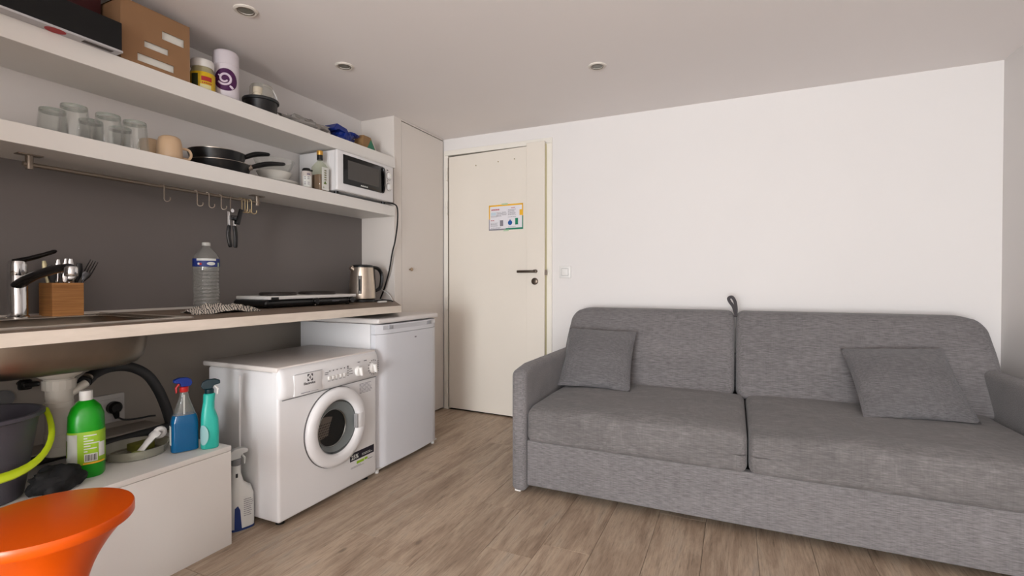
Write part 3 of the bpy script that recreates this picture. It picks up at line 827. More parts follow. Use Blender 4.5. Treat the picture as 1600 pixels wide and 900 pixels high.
for y in (Y0 + .04, Y1 - .05):
    for x in (-2.36, -2.135): MB().lathe([(.013, 0), (.015, .018)], (x, y, ZL), seg=14).build('foot', BLACKP, mw)
v = MB()
for i in range(30): v.box(-2.110, -2.094, Y0 + .03 + i * .0145, Y0 + .039 + i * .0145, Z0 - .006, Z0 - .001)
v.build('lower_grille', mat('grille_grey', (150, 146, 142), .4), mw)
cord = spline([(-2.11, 2.60, ZL + .010), (-2.095, 2.655, ZL + .010), (-2.085, 2.690, ZL - .015), (-2.09, 2.698, 1.42), (-2.10, 2.685, 1.30), (-2.12, 2.68, 1.22), (-2.15, 2.685, 1.10), (-2.20, 2.695, .98), (-2.24, 2.70, .905)], 8)
MB().tube(cord, .0050, 8).build('power_cord', BLACKP, mw)

# ------------------------------------------------------------------ utensil rail, hooks, can opener
XRL = -2.27; ZR = 1.436
ra = thing('utensil_rail', 'steel utensil rail under the lower shelf', 'rail', (XRL, 1.31, 1.471))
MB().tube([(XRL, .845, ZR), (XRL, 1.780, ZR)], .0075, 14).build('bar', RAILST, ra)
for y in (.862, 1.765):
    MB().lathe([(.011, -.052), (.011, 0)], (XRL, y, 1.471), seg=16).build('post', RAILST, ra)
    MB().box(XRL - .018, XRL + .018, y - .035, y + .035, 1.467, 1.471, .001).build('fixing_plate', RAILST, ra)
def hook(y, label, tilt=0.0, m=RAILST, group='metal hooks on the rail'):
    top = [(XRL + .009 * math.cos(a), y, ZR + .009 * math.sin(a)) for a in [pi * 1.0 - i * pi / 6 for i in range(7)]]
    low = [(XRL + .009 + .012 - .012 * math.cos(a), y, ZR - .052 - .012 * math.sin(a)) for a in [i * pi / 6 for i in range(8)]]
    pts = [Vector(p) for p in top + [(XRL + .009, y, ZR - .02), (XRL + .009, y, ZR - .045)] + low]
    Mt = Matrix.Translation((XRL, y, ZR)) @ Matrix.Rotation(tilt, 4, 'Z') @ Matrix.Translation((-XRL, -y, -ZR))
    o = MB().tube([Mt @ p for p in pts], .0026, 8).build('hook', m)
    tag(o, label, 'hook', group)
hook(1.300, 'empty steel hook furthest left on the utensil rail', .7)
hook(1.444, 'empty steel hook second from the left on the utensil rail', .7)
hook(1.500, 'empty steel hook third from the left on the utensil rail', .7)
hook(1.560, 'empty steel hook just left of the can opener', .7)
hook(1.617, 'steel hook carrying the black can opener', -.6)
for i, (y, tl) in enumerate(((1.668, 1.0), (1.686, .5), (1.703, .1), (1.722, .8))):
    hook(y, ['brassy hook first of the bunch beside the right rail post', 'brassy hook second in the bunch beside the right rail post', 'brassy hook third in the bunch beside the right rail post', 'brassy hook last in the bunch, nearest the right rail post'][i], tl, BRASSY)
XO = -2.255
co = thing('can_opener', 'can opener with black grips hanging from the utensil rail', 'can opener', (XO, 1.617, 1.40))
MB().tube(spline([(XO, 1.600, 1.298), (XO, 1.596, 1.25), (XO, 1.606, 1.192)], 6), [.009] + [.0105] * 11 + [.007], 10, flat=.8).build('grip', BLACKP, co)
MB().tube(spline([(XO, 1.627, 1.298), (XO, 1.634, 1.25), (XO, 1.632, 1.190)], 6), [.009] + [.0105] * 11 + [.007], 10, flat=.8).build('grip', BLACKP, co)
MB().box(XO - .004, XO + .004, 1.588, 1.602, 1.296, 1.366, .002).build('steel_arm', CHROME, co)
MB().box(XO - .003, XO + .004, 1.616, 1.634, 1.296, 1.330, .002).build('steel_arm', CHROME, co)
MB().obox((XO + .012, 1.645, 1.345), (.012, .020, .080), Matrix.Rotation(math.radians(-14), 3, 'X'), .004).build('turning_key', BLACKP, co)
MB().box(XO + .002, XO + .012, 1.606, 1.645, 1.325, 1.350, .003).build('cutter_head', DCHROME, co)
MB().lathe([(.009, -.003), (.009, .003)], (XO + .004, 1.612, 1.372), M=RY, seg=18).build('ring', CHROME, co)

# ------------------------------------------------------------------ worktop
ZW = .8905; ZWB = .8535; XF = -1.68
wt = thing('worktop', 'long brown laminate worktop with a cream front edge', 'worktop', (-2.05, .9, ZWB))
SX0, SX1, SY0, SY1 = -2.235, -1.835, .575, 1.050     # cut-out for the bowl
def slab(z0, z1, d=0.0):
    m = MB()
    m.box(XL + .004, SX0, -.44, YC, z0, z1); m.box(SX1, XF - d, -.44, 2.2, z0, z1)
    m.box(SX0, SX1, -.44, SY0, z0, z1); m.box(SX0, SX1, SY1, 2.2, z0, z1)
    m.prism([(SX0, 2.2), (XF - d, 2.2), (-2.13 - d, YC), (SX0, YC)], z0, z1)
    return m
slab(ZWB, ZW - .0015, .001).build('slab', WTOP, wt, smooth=False)
slab(ZW - .0015, ZW, .001).build('laminate_top', WTOP, wt, smooth=False)
e = MB()
e.box(XF - .0015, XF + .001, -.44, 2.2, ZWB, ZW - .0006)
Me = frame((XF, 2.2, 0), (-.45, .515, 0), (0, 0, 1)); Le = math.hypot(.45, .515)
e.box(0, Le, ZWB, ZW - .0006, -.0005, .0015, M=Me)
e.build('front_edging', WEDGE, wt, smooth=False)

# ------------------------------------------------------------------ sink, tap
sk = thing('sink', 'stainless steel inset sink with its bowl hanging below the worktop', 'sink', (-2.05, .80, ZW))
r = MB(); ZS = ZW + .0005
for a in ((-2.365, SX0 + .003, .10, 1.115), (SX1 - .003, -1.765, .10, 1.115), (SX0, SX1, .10, SY0 + .003), (SX0, SX1, SY1 - .003, 1.115)):
    r.box(*a, ZS, ZS + .0025)
for a in ((-2.365, -2.357, .10, 1.115), (-1.773, -1.765, .10, 1.115), (-2.365, -1.765, .10, .108), (-2.365, -1.765, 1.107, 1.115)):
    r.box(*a, ZS, ZS + .006, .0015)
r.build('rim', mat('sink_rim_steel', (205, 197, 186), .33, .75), sk)
lv = []
cx, cy = (SX0 + SX1) / 2, (SY0 + SY1) / 2; ha, hb = (SX1 - SX0) / 2 - .001, (SY1 - SY0) / 2 - .001
for z, k in ((0, 1.0), (-.06, .985), (-.10, .965), (-.125, .93), (-.145, .86), (-.156, .74), (-.160, .5), (-.161, .1)):
    lv.append((ZS + .001 + z, ha - (1 - k) * .20, hb - (1 - k) * .20, cx, cy, 4.5 if k > .6 else 3))
outer = MB().se(lv, seg=48, cap=(False, True))
outer.build('bowl', SINKST, sk, ang=60, solid=.0012)
dr = MB()
for i in range(6): dr.box(-2.25, -1.86, 1.045 + i * .011, 1.050 + i * .011, ZS + .0025, ZS + .004)
dr.build('drain_ridge', SINKST, sk)

TX, TY = -2.30, .838
tp = thing('tap', 'chrome single-lever mixer tap on the back of the sink', 'tap', (TX, TY, ZS))
MB().lathe([(.031, .0025), (.031, .008), (.027, .012), (.027, .150), (.0265, .151), (.0265, .153), (.027, .154), (.026, .192), (.023, .203), (.012, .208)], (TX, TY, ZS), seg=36).build('tap_body', CHROME, tp)
MB().tube(spline([(TX, TY - .012, ZS + .200), (TX + .018, TY + .040, ZS + .218), (TX + .028, TY + .098, ZS + .244)], 6), [.017] * 4 + [.016] * 4 + [.014] * 4 + [.008], 12, flat=.55).build('lever', DCHROME, tp)
MB().tube(spline([(TX + .012, TY - .004, ZS + .118), (TX + .10, TY + .002, ZS + .148), (TX + .23, TY + .012, ZS + .172), (TX + .305, TY + .02, ZS + .178)], 6), [.020] * 6 + [.019] * 6 + [.018] * 6 + [.015], 14, flat=.75).build('spout', DCHROME, tp)
MB().lathe([(.0165, 0), (.0185, .004), (.0185, .028), (.016, .033)], (TX + .305, TY + .022, ZS + .148), seg=24).build('aerator', CHROME, tp)

# ------------------------------------------------------------------ cutlery pot
CX, CY, CZ = -2.325, .972, ZS + .0026
cbx = thing('cutlery_box', 'square bamboo cutlery box behind the sink', 'utensil holder', (CX, CY, CZ))
h_ = .048; HT = .124
c = MB()
c.box(CX + h_ - .008, CX + h_, CY - h_, CY + h_, CZ, CZ + HT).box(CX - h_, CX - h_ + .008, CY - h_, CY + h_, CZ, CZ + HT)
c.box(CX - h_ + .008, CX + h_ - .008, CY - h_, CY - h_ + .008, CZ, CZ + HT).box(CX - h_ + .008, CX + h_ - .008, CY + h_ - .008, CY + h_, CZ, CZ + HT)
c.box(CX - h_ + .008, CX + h_ - .008, CY - h_ + .008, CY + h_ - .008, CZ, CZ + .008)
c.build('box_wall', BAMBOO, cbx, bevel=.0008)
def stick(x, y, tx, ty, top):
    a = Vector((CX + x, CY + y, CZ + .012)); b2 = Vector((CX + tx, CY + ty, CZ + top)); return a, b2
def handle_only(name, x, y, tx, ty, top, m, label, w=.009):
    a, b2 = stick(x, y, tx, ty, top)
    n = 9; pts = [a.lerp(b2, i / (n - 1)) for i in range(n)]
    o = MB().tube(pts, [.004] * 5 + [.006, w, w, w * .6], 10, flat=.35, up=(1, -.4, 0)).build(name, m)
    tag(o, label, 'cutlery', 'cutlery in the bamboo box'); return o
handle_only('knife', .015, .018, .020, .020, .215, CHROME, 'steel knife standing upright at the right of the bamboo box', .010)
handle_only('spoon', -.010, -.012, -.005, -.008, .212, CHROME, 'steel spoon with rounded handle end at the middle of the bamboo box')
handle_only('table_knife', .000, .008, .004, .012, .216, CHROME, 'steel table knife beside the spoon in the bamboo box', .008)
handle_only('peeler', .012, -.028, .008, -.055, .205, mat('tarnished_steel', (168, 160, 130), .35, 1.0), 'tarnished knife leaning left in the bamboo box')
handle_only('black_utensil', .022, -.018, .02, -.042, .190, BLACKP, 'black handled utensil leaning left in the bamboo box', .012)
handle_only('dessert_spoon', -.020, .020, -.024, .026, .208, CHROME, 'steel dessert spoon at the back of the bamboo box', .012)
handle_only('butter_knife', .026, -.002, .034, -.004, .196, CHROME, 'short steel butter knife in front of the others in the bamboo box', .011)
handle_only('spatula', -.006, .030, .012, .052, .200, BLACKP, 'black spatula handle leaning right in the bamboo box', .013)
# fork leaning right, tines up
a, b2 = stick(.020, .004, .040, .070, .175)
fk = thing('fork', 'dark fork leaning right out of the bamboo box, tines up', 'cutlery', a, 'cutlery in the bamboo box')
d = (b2 - a).normalized(); w = d.cross(Vector((1, -.3, 0))).normalized(); nrm = w.cross(d)
MB().tube([a, a + d * .10, a + d * .135], [.004, .003, .004], 8).build('stem', DCHROME, fk)
f = MB(); f.tube([a + d * .130, a + d * .150, a + d * .165], [.005, .013, .014], 10, flat=.25, up=nrm).build('head', DCHROME, fk)
for k in range(4):
    off = w * (k - 1.5) * .0075
    MB().tube([a + d * .160 + off, a + d * .19 + off * 1.05, a + d * .215 + off * 1.05 + nrm * .004], [.0024, .0022, .001], 6, up=nrm).build('tine', DCHROME, fk)
# a spoon bowl seen above the rim
a, b2 = stick(.028, -.004, .034, .012, .150)
so = thing('serving_spoon', 'steel serving spoon in front with its bowl just above the bamboo box', 'cutlery', a, 'cutlery in the bamboo box')
d = (b2 - a).normalized()
MB().tube([a, a + d * .115], .004, 8).build('stem', CHROME, so)
MB().tube([a + d * .112, a + d * .122, a + d * .138, a + d * .152, a + d * .160], [.004, .014, .019, .015, .004], 14, flat=.3, up=(1, -.4, 0)).build('spoon_bowl', CHROME, so)

# ------------------------------------------------------------------ water bottle and cloth
bt = thing('water_bottle', 'clear ribbed plastic water bottle with blue label on the worktop', 'bottle', (-2.20, 1.448, ZW))
bc = (-2.20, 1.448, ZW)
prof = [(.040, 0), (.050, .004), (.053, .012)]
z = .02
while z < .185:
    prof += [(.0535, z), (.0515, z + .007), (.0535, z + .014)]; z += .0165
prof += [(.053, .195), (.053, .2), (.053, .238), (.051, .245), (.042, .262), (.026, .280), (.017, .290), (.015, .296), (.015, .303)]
MB().lathe(prof, bc, seg=36, cap=(True, False)).build('bottle_wall', PET, bt, ang=20)
MB().lathe([(.0170, .296), (.0172, .298), (.0172, .308), (.016, .310)], bc, seg=20).build('cap', mat('pale_cap', (196, 194, 188), .4), bt)
MB().lathe([(.0532, .200), (.0538, .200), (.0538, .236), (.0532, .236)], bc, seg=36, cap=(False, False)).build('label', LABELB, bt)
curved_print(bc, .0538, A0, [(-.75, .75, .226, .236)], 'white_band', LABELW, bt)
disc_on_cyl(bc, .0538, A0 + .35, .213, .017, 'white_lozenge', LABELW, bt, .0008, .45)
disc_on_cyl(bc, .0538, A0 - .45, .211, .007, 'red_mark', REDINK, bt, .0008, .8)
disc_on_cyl(bc, .0538, A0 - .58, .212, .005, 'white_mark', LABELW, bt, .0009, 1)
curved_print(bc, .0538, A0, [(.92, 1.12, .200, .218)], 'pale_code', mat('pale_green_print', (176, 196, 164), .6), bt)
curved_print(bc, .0535, A0, [(-.8, .6, .192, .196), (-.6, .9, .184, .187)], 'embossed_line', PET, bt)

cm = MB()
def cloth(u, v):
    x, y = u * 2 - 1, v * 2 - 1
    rr = math.hypot(x, y)
    k = max(0.0, 1 - rr ** 3 * .62)
    hgt = .036 * k * (0.62 + .55 * abs(noise.noise(Vector((x * 2.0, y * 3.4, 2.2)))) + .35 * noise.noise(Vector((x * 4.2, y * 5.2, 9)))) 
    hgt = max(hgt, .0022 + .003 * abs(noise.noise(Vector((x * 9, y * 9, 3)))))
    wob = 1 + .10 * noise.noise(Vector((x * 2.4, y * 2.4, 4)))
    return Vector((-2.03 + x * .105 * wob, 1.405 + y * .150 * wob - .12 * x * .3, ZW + hgt))
cm.grid(cloth, 44, 56)
o = cm.build('dish_cloth', STRIPE, ang=180, solid=.003); tag(o, 'crumpled black and white striped dish cloth by the water bottle', 'cloth')

# ------------------------------------------------------------------ hot plate, kettle
hp = thing('hot_plate', 'black and white portable double hot plate on the worktop', 'hot plate', (-2.17, 1.95, ZW))
HX0, HX1, HY0, HY1 = -2.30, -2.06, 1.655, 2.262
MB().rbox((HX0, HY0 - .012, ZW + .006), (HX1 + .004, HY1 + .008, ZW + .042), .017, (4, 4, 2)).build('base', BLACKP, hp)
MB().box(HX0 + .004, HX1 + .008, HY0 + .006, HY1 - .004, ZW + .043, ZW + .060, .004, 3).build('white_top', WHITEP, hp)
for (x, y, rr) in ((-2.185, 1.82, .090), (-2.185, 2.085, .100)):
    MB().lathe([(rr * .9, 0), (rr, .002), (rr, .012), (rr - .006, .016), (.02, .016), (.001, .014)], (x, y, ZW + .060), seg=40).build('burner', mat('dark_iron', (42, 34, 30), .6), hp)
for y in (1.95, 2.215):
    k = MB().lathe([(.019, 0), (.019, .012), (.015, .016)], (HX1 + .003, y, ZW + .026), M=RY, seg=22).build('knob', BLACKG, hp)
    MB().lathe([(.0205, 0), (.0205, .003)], (HX1 + .002, y, ZW + .026), M=RY, seg=22).build('knob_ring', CHROME, hp)
MB().box(HX1 - .01, HX1 + .0085, HY0 + .012, HY0 + .062, ZW + .036, ZW + .058, .004).build('corner_grip', BLACKP, hp)
for x in (HX0 + .03, HX1 - .03):
    for y in (HY0 + .04, HY1 - .04): MB().lathe([(.010, 0), (.012, .010)], (x, y, ZW), seg=12).build('foot', BLACKP, hp)
rects(frame((HX1 + .0045, 2.07, ZW + .022), (0, 1, 0), (0, 0, 1)), faux_lines(.07, .008, 2, 5)).build('print', GREYINK, hp)
MB().tube(spline([(HX0 + .02, HY0 - .01, ZW + .012), (-2.33, 1.60, ZW + .008), (-2.38, 1.56, ZW + .006)]), .0035, 8).build('cord', RUBBER, hp)

kx, ky = -2.215, 2.492
kt = thing('kettle', 'brushed steel electric kettle with black handle beside the hot plate', 'kettle', (kx, ky, ZW))
MB().lathe([(.082, 0), (.084, .003), (.082, .016), (.070, .018)], (kx, ky, ZW), seg=40).build('power_base', BLACKP, kt)
MB().lathe([(.080, .020), (.084, .024), (.083, .06), (.078, .14), (.072, .215), (.070, .226)], (kx, ky, ZW), seg=48).build('kettle_body', STEEL, kt)
MB().lathe([(.0705, .225), (.071, .228), (.068, .238), (.050, .243), (.001, .244)], (kx, ky, ZW), seg=40).build('lid', BLACKP, kt)
kd = Vector((.30, .95, 0)).normalized(); k0 = Vector((kx, ky, ZW))
path = [k0 + kd * .060 + Vector((0, 0, .228)), k0 + kd * .112 + Vector((0, 0, .222)), k0 + kd * .142 + Vector((0, 0, .190)), k0 + kd * .146 + Vector((0, 0, .14)), k0 + kd * .130 + Vector((0, 0, .088)), k0 + kd * .085 + Vector((0, 0, .070))]
MB().tube(spline(path, 6), .015, 12, flat=.75).build('handle', BLACKP, kt)
MB().tube([k0 + kd * .076 + Vector((0, 0, .225)), k0 + kd * .083 + Vector((0, 0, .12)), k0 + kd * .086 + Vector((0, 0, .030))], .014, 10).build('handle_spine', BLACKP, kt)
MB().se([(.055, .012, .012, 0, 0, 2), (.17, .012, .010, 0, 0, 2)], (kx + .081 * math.cos(-1.05), ky + .081 * math.sin(-1.05) + .004, ZW)).build('water_gauge', mat('gauge_grey', (120, 116, 112), .2), kt)
MB().tube([(kx + .0935 * math.cos(-1.05), ky + .0935 * math.sin(-1.05) + .004, ZW + .075), (kx + .0915 * math.cos(-1.05), ky + .0915 * math.sin(-1.05) + .004, ZW + .150)], .004, 8).build('gauge_slot', BLACKP, kt)
so_ = k0 - kd * .062
MB().tube([so_ + Vector((0, 0, .212)), so_ - kd * .022 + Vector((0, 0, .226))], [.022, .014], 12).build('spout', STEEL, kt)
MB().tube(spline([(kx + .05, ky + .07, ZW + .006), (kx + .075, 2.575, ZW + .010), (kx + .06, 2.62, ZW + .012), (-2.12, 2.67, ZW + .004)], 6), .0035, 8).build('cord', RUBBER, kt)
wc = thing('white_cable', 'thin white cable with a flat plug behind the kettle', 'cable', (-2.05, 2.5, ZW))
MB().tube(spline([(-2.30, 2.69, ZW + .09), (-2.22, 2.695, ZW + .075), (-2.16, 2.69, ZW + .045), (-2.125, 2.685, ZW + .004)], 6), .004, 8).build('cord', WHITEP, wc)
MB().se([(0, .014, .042, 0, 0, 2.4), (.004, .016, .044, 0, 0, 2.4), (.010, .012, .036, 0, 0, 2.4)], (-2.04, 2.478, ZW)).build('flat_plug', WHITEP, wc)
o = MB().tube(spline([(-2.12, 2.50, ZW + .005), (-2.06, 2.52, ZW + .014), (-2.03, 2.545, ZW + .010), (-2.02, 2.56, ZW + .004)], 6), .0035, 8).build('loose_cable', RUBBER); tag(o, 'short black cord end lying near the worktop corner', 'cable')

# ------------------------------------------------------------------ below the worktop: white plinth box
px0, px1, pz = -2.28, -1.776, .385
pb = thing('low_cabinet', 'low white box cabinet under the sink', 'cabinet', (-2.03, .4, 0))
MB().box(px0, px1, -.44, 1.262, pz - .019, pz, .001).build('top_panel', SHELFM, pb)
MB().box(px1 - .018, px1 - .001, -.44, 1.262, 0, pz - .0205, .001).build('front_panel', SHELFM, pb)
MB().box(px0, px1 - .019, 1.244, 1.262, 0, pz - .0205, .001).build('side_panel', SHELFM, pb)
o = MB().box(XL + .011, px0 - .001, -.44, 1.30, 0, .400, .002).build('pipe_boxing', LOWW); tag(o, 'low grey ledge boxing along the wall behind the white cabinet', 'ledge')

# ------------------------------------------------------------------ trap and drain hose, valve, socket
tx, ty = -2.075, .858
dt = thing('drain_trap', 'white plastic bottle trap under the sink bowl', 'drain trap', (tx, ty, .45))
zb = ZS - .161
MB().lathe([(.062, zb - .002), (.066, zb - .008), (.060, zb - .022), (.040, zb - .034), (.040, zb - .040)], (tx, ty, 0), seg=32).build('flange', TRAPM, dt)
v = MB().lathe([(.044, zb - .070), (.044, zb - .038)], (tx, ty, 0), seg=16); v.build('ribbed_nut', TRAPM, dt, ang=10)
MB().lathe([(.034, .455), (.040, .47), (.040, .51), (.0365, .512), (.0365, .600), (.038, .601), (.038, .618), (.036, .620), (.036, zb - .070)], (tx, ty, 0), seg=32).build('trap_body', TRAPM, dt)
MB().lathe([(.030, .435), (.041, .44), (.041, .468), (.036, .470)], (tx, ty, 0), seg=20).build('cleaning_cup', TRAPM, dt)
MB().tube([(tx + .01, ty + .025, .640), (tx, ty + .075, .665)], .014, 12).build('side_inlet', TRAPM, dt)
hs = thing('drain_hose', 'thick dark grey drain hose arching from the trap', 'hose', (tx, ty + .1, .67))
hose = spline([(tx - .01, ty + .072, .664), (tx - .05, ty + .115, .680), (-2.19, 1.055, .690), (-2.20, 1.130, .682), (-2.20, 1.195, .640), (-2.20, 1.238, .570), (-2.20, 1.268, .490), (-2.20, 1.288, .412)], 8)
MB().tube(hose, .0190, 14).build('hose', RUBBER, hs, ang=60)
MB().tube(hose[2:8], .0215, 14).build('cuff', mat('darker_rubber', (30, 30, 31), .5), hs)
MB().tube([hose[3] + Vector((.01, 0, .012)), hose[4] + Vector((.012, 0, .014))], .016, 10).build('clip', RAILST, hs)
MB().tube(spline([(-2.20, 1.285, pz + .020), (-2.19, 1.20, pz + .018), (-2.18, 1.05, pz + .018), (-2.19, .90, pz + .018), (-2.17, .70, pz + .02)], 6), .017, 12).build('lying_length', RUBBER, hs)
vl = thing('stop_valve', 'dark stop valve on the wall pipe left of the trap', 'valve', (-2.37, .87, .66))
MB().tube([(-2.36, .877, .655), (-2.36, .880, .72), (-2.36, .895, .80)], .008, 8).build('pipe', mat('tarnished_copper', (92, 82, 70), .45, .8), vl)
MB().lathe([(.018, 0), (.02, .006), (.02, .03), (.014, .036)], (-2.36, .877, .628), seg=14).box(-2.35, -2.32, .862, .905, .638, .656, .004).build('valve_body', BLACKP, vl)
MB().lathe([(.030, 0), (.030, .012), (.012, .016)], (-2.40, .83, .60), M=RY, seg=18).build('wall_rose', GREYP, vl)
MB().tube([(-2.409, .877, .645), (-2.36, .877, .645)], .007, 8).build('wall_pipe', mat('tarnished_copper', (92, 82, 70), .45, .8), vl)
sc = thing('wall_socket', 'white wall socket above the low cabinet behind the green bottle', 'socket', (-2.405, 1.160, .49))
MB().box(-2.410, -2.398, 1.098, 1.216, .425, .545, .003).build('plate', WHITEP, sc)
MB().box(-2.399, -2.394, 1.120, 1.200, .445, .525, .002).build('insert', WHITEP, sc)
pg = thing('plug', 'black mains plug with grey cord in the wall socket', 'plug', (-2.38, 1.165, .49))
MB().lathe([(.022, 0), (.026, .004), (.026, .024), (.018, .034)], (-2.394, 1.168, .490), M=RY, seg=22).tube([(-2.372, 1.168, .478), (-2.368, 1.172, .445)], [.014, .008], 10).build('plug_body', BLACKP, pg)
MB().tube(spline([(-2.368, 1.172, .450), (-2.35, 1.19, .437), (-2.33, 1.23, .434), (-2.32, 1.27, .435), (-2.31, 1.29, .434)], 6), .004, 8).build('cord', RUBBER, pg)

# ------------------------------------------------------------------ bucket, black cloth, bottles on the low cabinet
bx, by = -1.985, .620
bk = thing('bucket', 'dark grey plastic bucket with a lime green handle under the sink', 'bucket', (bx, by, pz))
MB().lathe([(.100, 0), (.106, .004), (.142, .236), (.150, .236), (.155, .240), (.155, .250), (.150, .252), (.143, .250), (.138, .235), (.103, .008), (.001, .006)], (bx, by, pz), seg=48).build('bucket_body', BUCKET, bk)
hpts = []
for i in range(25):
    t = -pi * .56 + pi * 1.12 * i / 24
    cx_, sx_ = math.cos(t), math.sin(t)
    # hinge ends on the rim at +y and -y, loop hanging down over the +x side
    hpts.append(Vector((bx + .162 * cx_ ** 1 * .98 + .012, by + .164 * sx_, pz + .235 - .135 * max(cx_, 0) ** .8)))
MB().tube(hpts, [.008 + .007 * math.exp(-((i - 12) / 3.5) ** 2) for i in range(25)], 10, flat=.6).build('handle', LIME, bk)
MB().lathe([(.012, 0), (.012, .012)], (bx, by + .150, pz + .235), M=Matrix.Rotation(-pi / 2, 4, 'X'), seg=14).build('handle_pivot', LIME, bk)

gx, gy = -1.940, .872
gb = thing('cleaner_bottle', 'green cleaner bottle with white cap and lime label under the sink', 'bottle', (gx, gy, pz))
gl = [(0, .043, .040, 0, 0, 2.6), (.006, .047, .043, 0, 0, 2.6), (.17, .047, .043, 0, 0, 2.6), (.20, .046, .042, 0, 0, 2.4), (.225, .038, .036, 0, 0, 2.2), (.243, .024, .024, 0, 0, 2), (.248, .018, .018, 0, 0, 2)]
RG = Matrix.Rotation(math.radians(60), 4, 'Z')
MB().se(gl, (gx, gy, pz), M=RG, seg=40).build('bottle_body', GREEN, gb)
MB().lathe([(.0165, .244), (.0175, .246), (.0175, .276), (.016, .279)], (gx, gy, pz), seg=24).build('cap', WHITEP, gb)
MB().se([(.045, .0475, .0435, 0, 0, 2.6), (.046, .0482, .0442, 0, 0, 2.6), (.150, .0482, .0442, 0, 0, 2.6), (.151, .0475, .0435, 0, 0, 2.6)], (gx, gy, pz), M=RG, seg=40, cap=(False, False)).build('label', LABELG, gb)
GC = (gx, gy, pz)
def gpatch(lst, name, m, lift=.0008):
    mb = MB()
    for (p, q, za, zb) in lst:
        n = max(2, int(abs(q - p) / .1) + 1)
        def fn(u, v, p=p, q=q, za=za, zb=zb):
            t = A0 + p + (q - p) * u - math.radians(60)
            ct, st = math.cos(t), math.sin(t); n_ = 2.6
            # radius of the superellipse in direction t
            rr = (abs(ct / .0482) ** n_ + abs(st / .0442) ** n_) ** (-1 / n_) + lift
            q_ = RG @ Vector((rr * ct, rr * st, za + (zb - za) * v)); return Vector(GC) + q_
        mb.grid(fn, n, 1)
    mb.build(name, m, gb, fixn=False)
gpatch([(-1.5, -.35, .052, .145)], 'pale_picture', mat('pale_grey_print', (186, 186, 176), .5))
gpatch([(-1.45, -1.0, .070, .125)], 'green_ring', mat('dark_olive_print', (98, 120, 20), .5), .0012)
gpatch([(.02, .72, .054, .080)], 'bar_code_panel', LABELW, .0014)
gpatch([(.08 + .075 * i, .12 + .075 * i, .057, .077) for i in range(8)], 'bar_code', INK, .0018)
gpatch([(.0, .2 + .16 * ((i * 3) % 5), .086 + i * .0085, .0895 + i * .0085) for i in range(7)], 'small_print', LABELW, .0014)
gpatch([(.78, 1.2, .066, .112)], 'white_side_panel', LABELW, .0014)
gpatch([(-.05, 1.2, .046, .0515)], 'orange_line', YELINK, .0014)

o = lump((-1.872, .765, pz + .034), (.048, .066, .042), 2.7, .42, freq=1.3).build('black_cloth', BLACKM); tag(o, 'crumpled black cloth between the bucket and the green bottle', 'cloth')

ds = thing('plastic_dish', 'frosted plastic dish lying on the low white cabinet', 'dish', (-2.0, 1.05, pz))
MB().lathe([(.085, 0), (.092, .003), (.105, .034), (.108, .036), (.104, .036), (.090, .006), (.001, .004)], (-2.005, 1.052, pz), seg=44).build('dish_wall', DISHP, ds)
o = MB().box(-2.055, -2.000, 1.045, 1.115, pz + .006, pz + .034, .005).build('sponge', OLIVE); tag(o, 'green sponge scourer in the plastic dish', 'sponge')
sp_ = thing('dish_brush', 'dish brush with white handle lying in the plastic dish', 'brush', (-1.97, 1.08, pz))
MB().tube(spline([(-1.95, 1.035, pz + .022), (-1.965, 1.075, pz + .050), (-1.975, 1.105, pz + .068)], 6), [.012] * 5 + [.014] * 4 + [.020] * 4, 12, flat=.6).build('handle', WHITEP, sp_)
lp = [Vector((-1.978, 1.118 + .015 * math.cos(t), pz + .066 + .013 * math.sin(t))) for t in [2 * pi * i / 16 for i in range(17)]]
MB().tube(lp, .0105, 8, cap=False).build('hanging_loop', WHITEP, sp_)
MB().lathe([(.018, 0), (.020, .018), (.016, .020)], (-1.945, 1.025, pz + .006), seg=18).build('brush_head', mat('pale_lime_bristle', (178, 188, 110), .9), sp_)

def trigger_head(c, d, body_m, trig_m, collar_m, parent, s=1.0):
    """c: top of the neck, d: unit direction the nozzle points to"""
    c = Vector(c); d = Vector(d).normalized(); u = Vector((0, 0, 1))
    MB().lathe([(.0135 * s, 0), (.0145 * s, .002), (.0145 * s, .018 * s), (.012 * s, .020 * s)], c, seg=20).build('collar', collar_m, parent)
    w = d.cross(u); Mh = frame(c + u * .020 * s, d, u)
    poly = [(-.020, .0), (-.026, .012), (-.022, .026), (-.008, .034), (.018, .035), (.034, .028), (.034, .017), (.014, .013), (.010, .0)]
    m = MB(); m.prism([(x * s, y * s) for x, y in poly], -.010 * s, .010 * s, M=Mh)
    m.build('trigger_head', body_m, parent, bevel=.003 * s)
    p0 = c + u * .031 * s + d * .016 * s
    MB().tube([p0, p0 + d * .010 * s - u * .012 * s, p0 + d * .009 * s - u * .032 * s], [.006 * s, .006 * s, .004 * s], 8, flat=.7).build('trigger', trig_m, parent)

sx_, sy_ = -1.885, 1.152
bs = thing('spray_bottle', 'spray bottle half full of blue liquid with blue and red trigger', 'spray bottle', (sx_, sy_, pz))
RB = Matrix.Rotation(math.radians(68), 4, 'Z')
MB().se([(0, .040, .024, 0, 0, 4), (.004, .043, .027, 0, 0, 4), (.11, .042, .027, 0, 0, 4), (.125, .040, .026, 0, 0, 3.5), (.150, .032, .022, 0, 0, 3), (.200, .016, .015, 0, 0, 2), (.224, .012, .012, 0, 0, 2)], (sx_, sy_, pz), M=RB, seg=36).build('bottle_wall', PET, bs)
MB().se([(.003, .042, .0260, 0, 0, 4), (.005, .0438, .0278, 0, 0, 4), (.11, .0428, .0278, 0, 0, 4), (.125, .0408, .0268, 0, 0, 3.5), (.138, .0375, .0252, 0, 0, 3.2)], (sx_, sy_, pz), M=RB, seg=36).build('blue_liquid', BLUELIQ, bs)
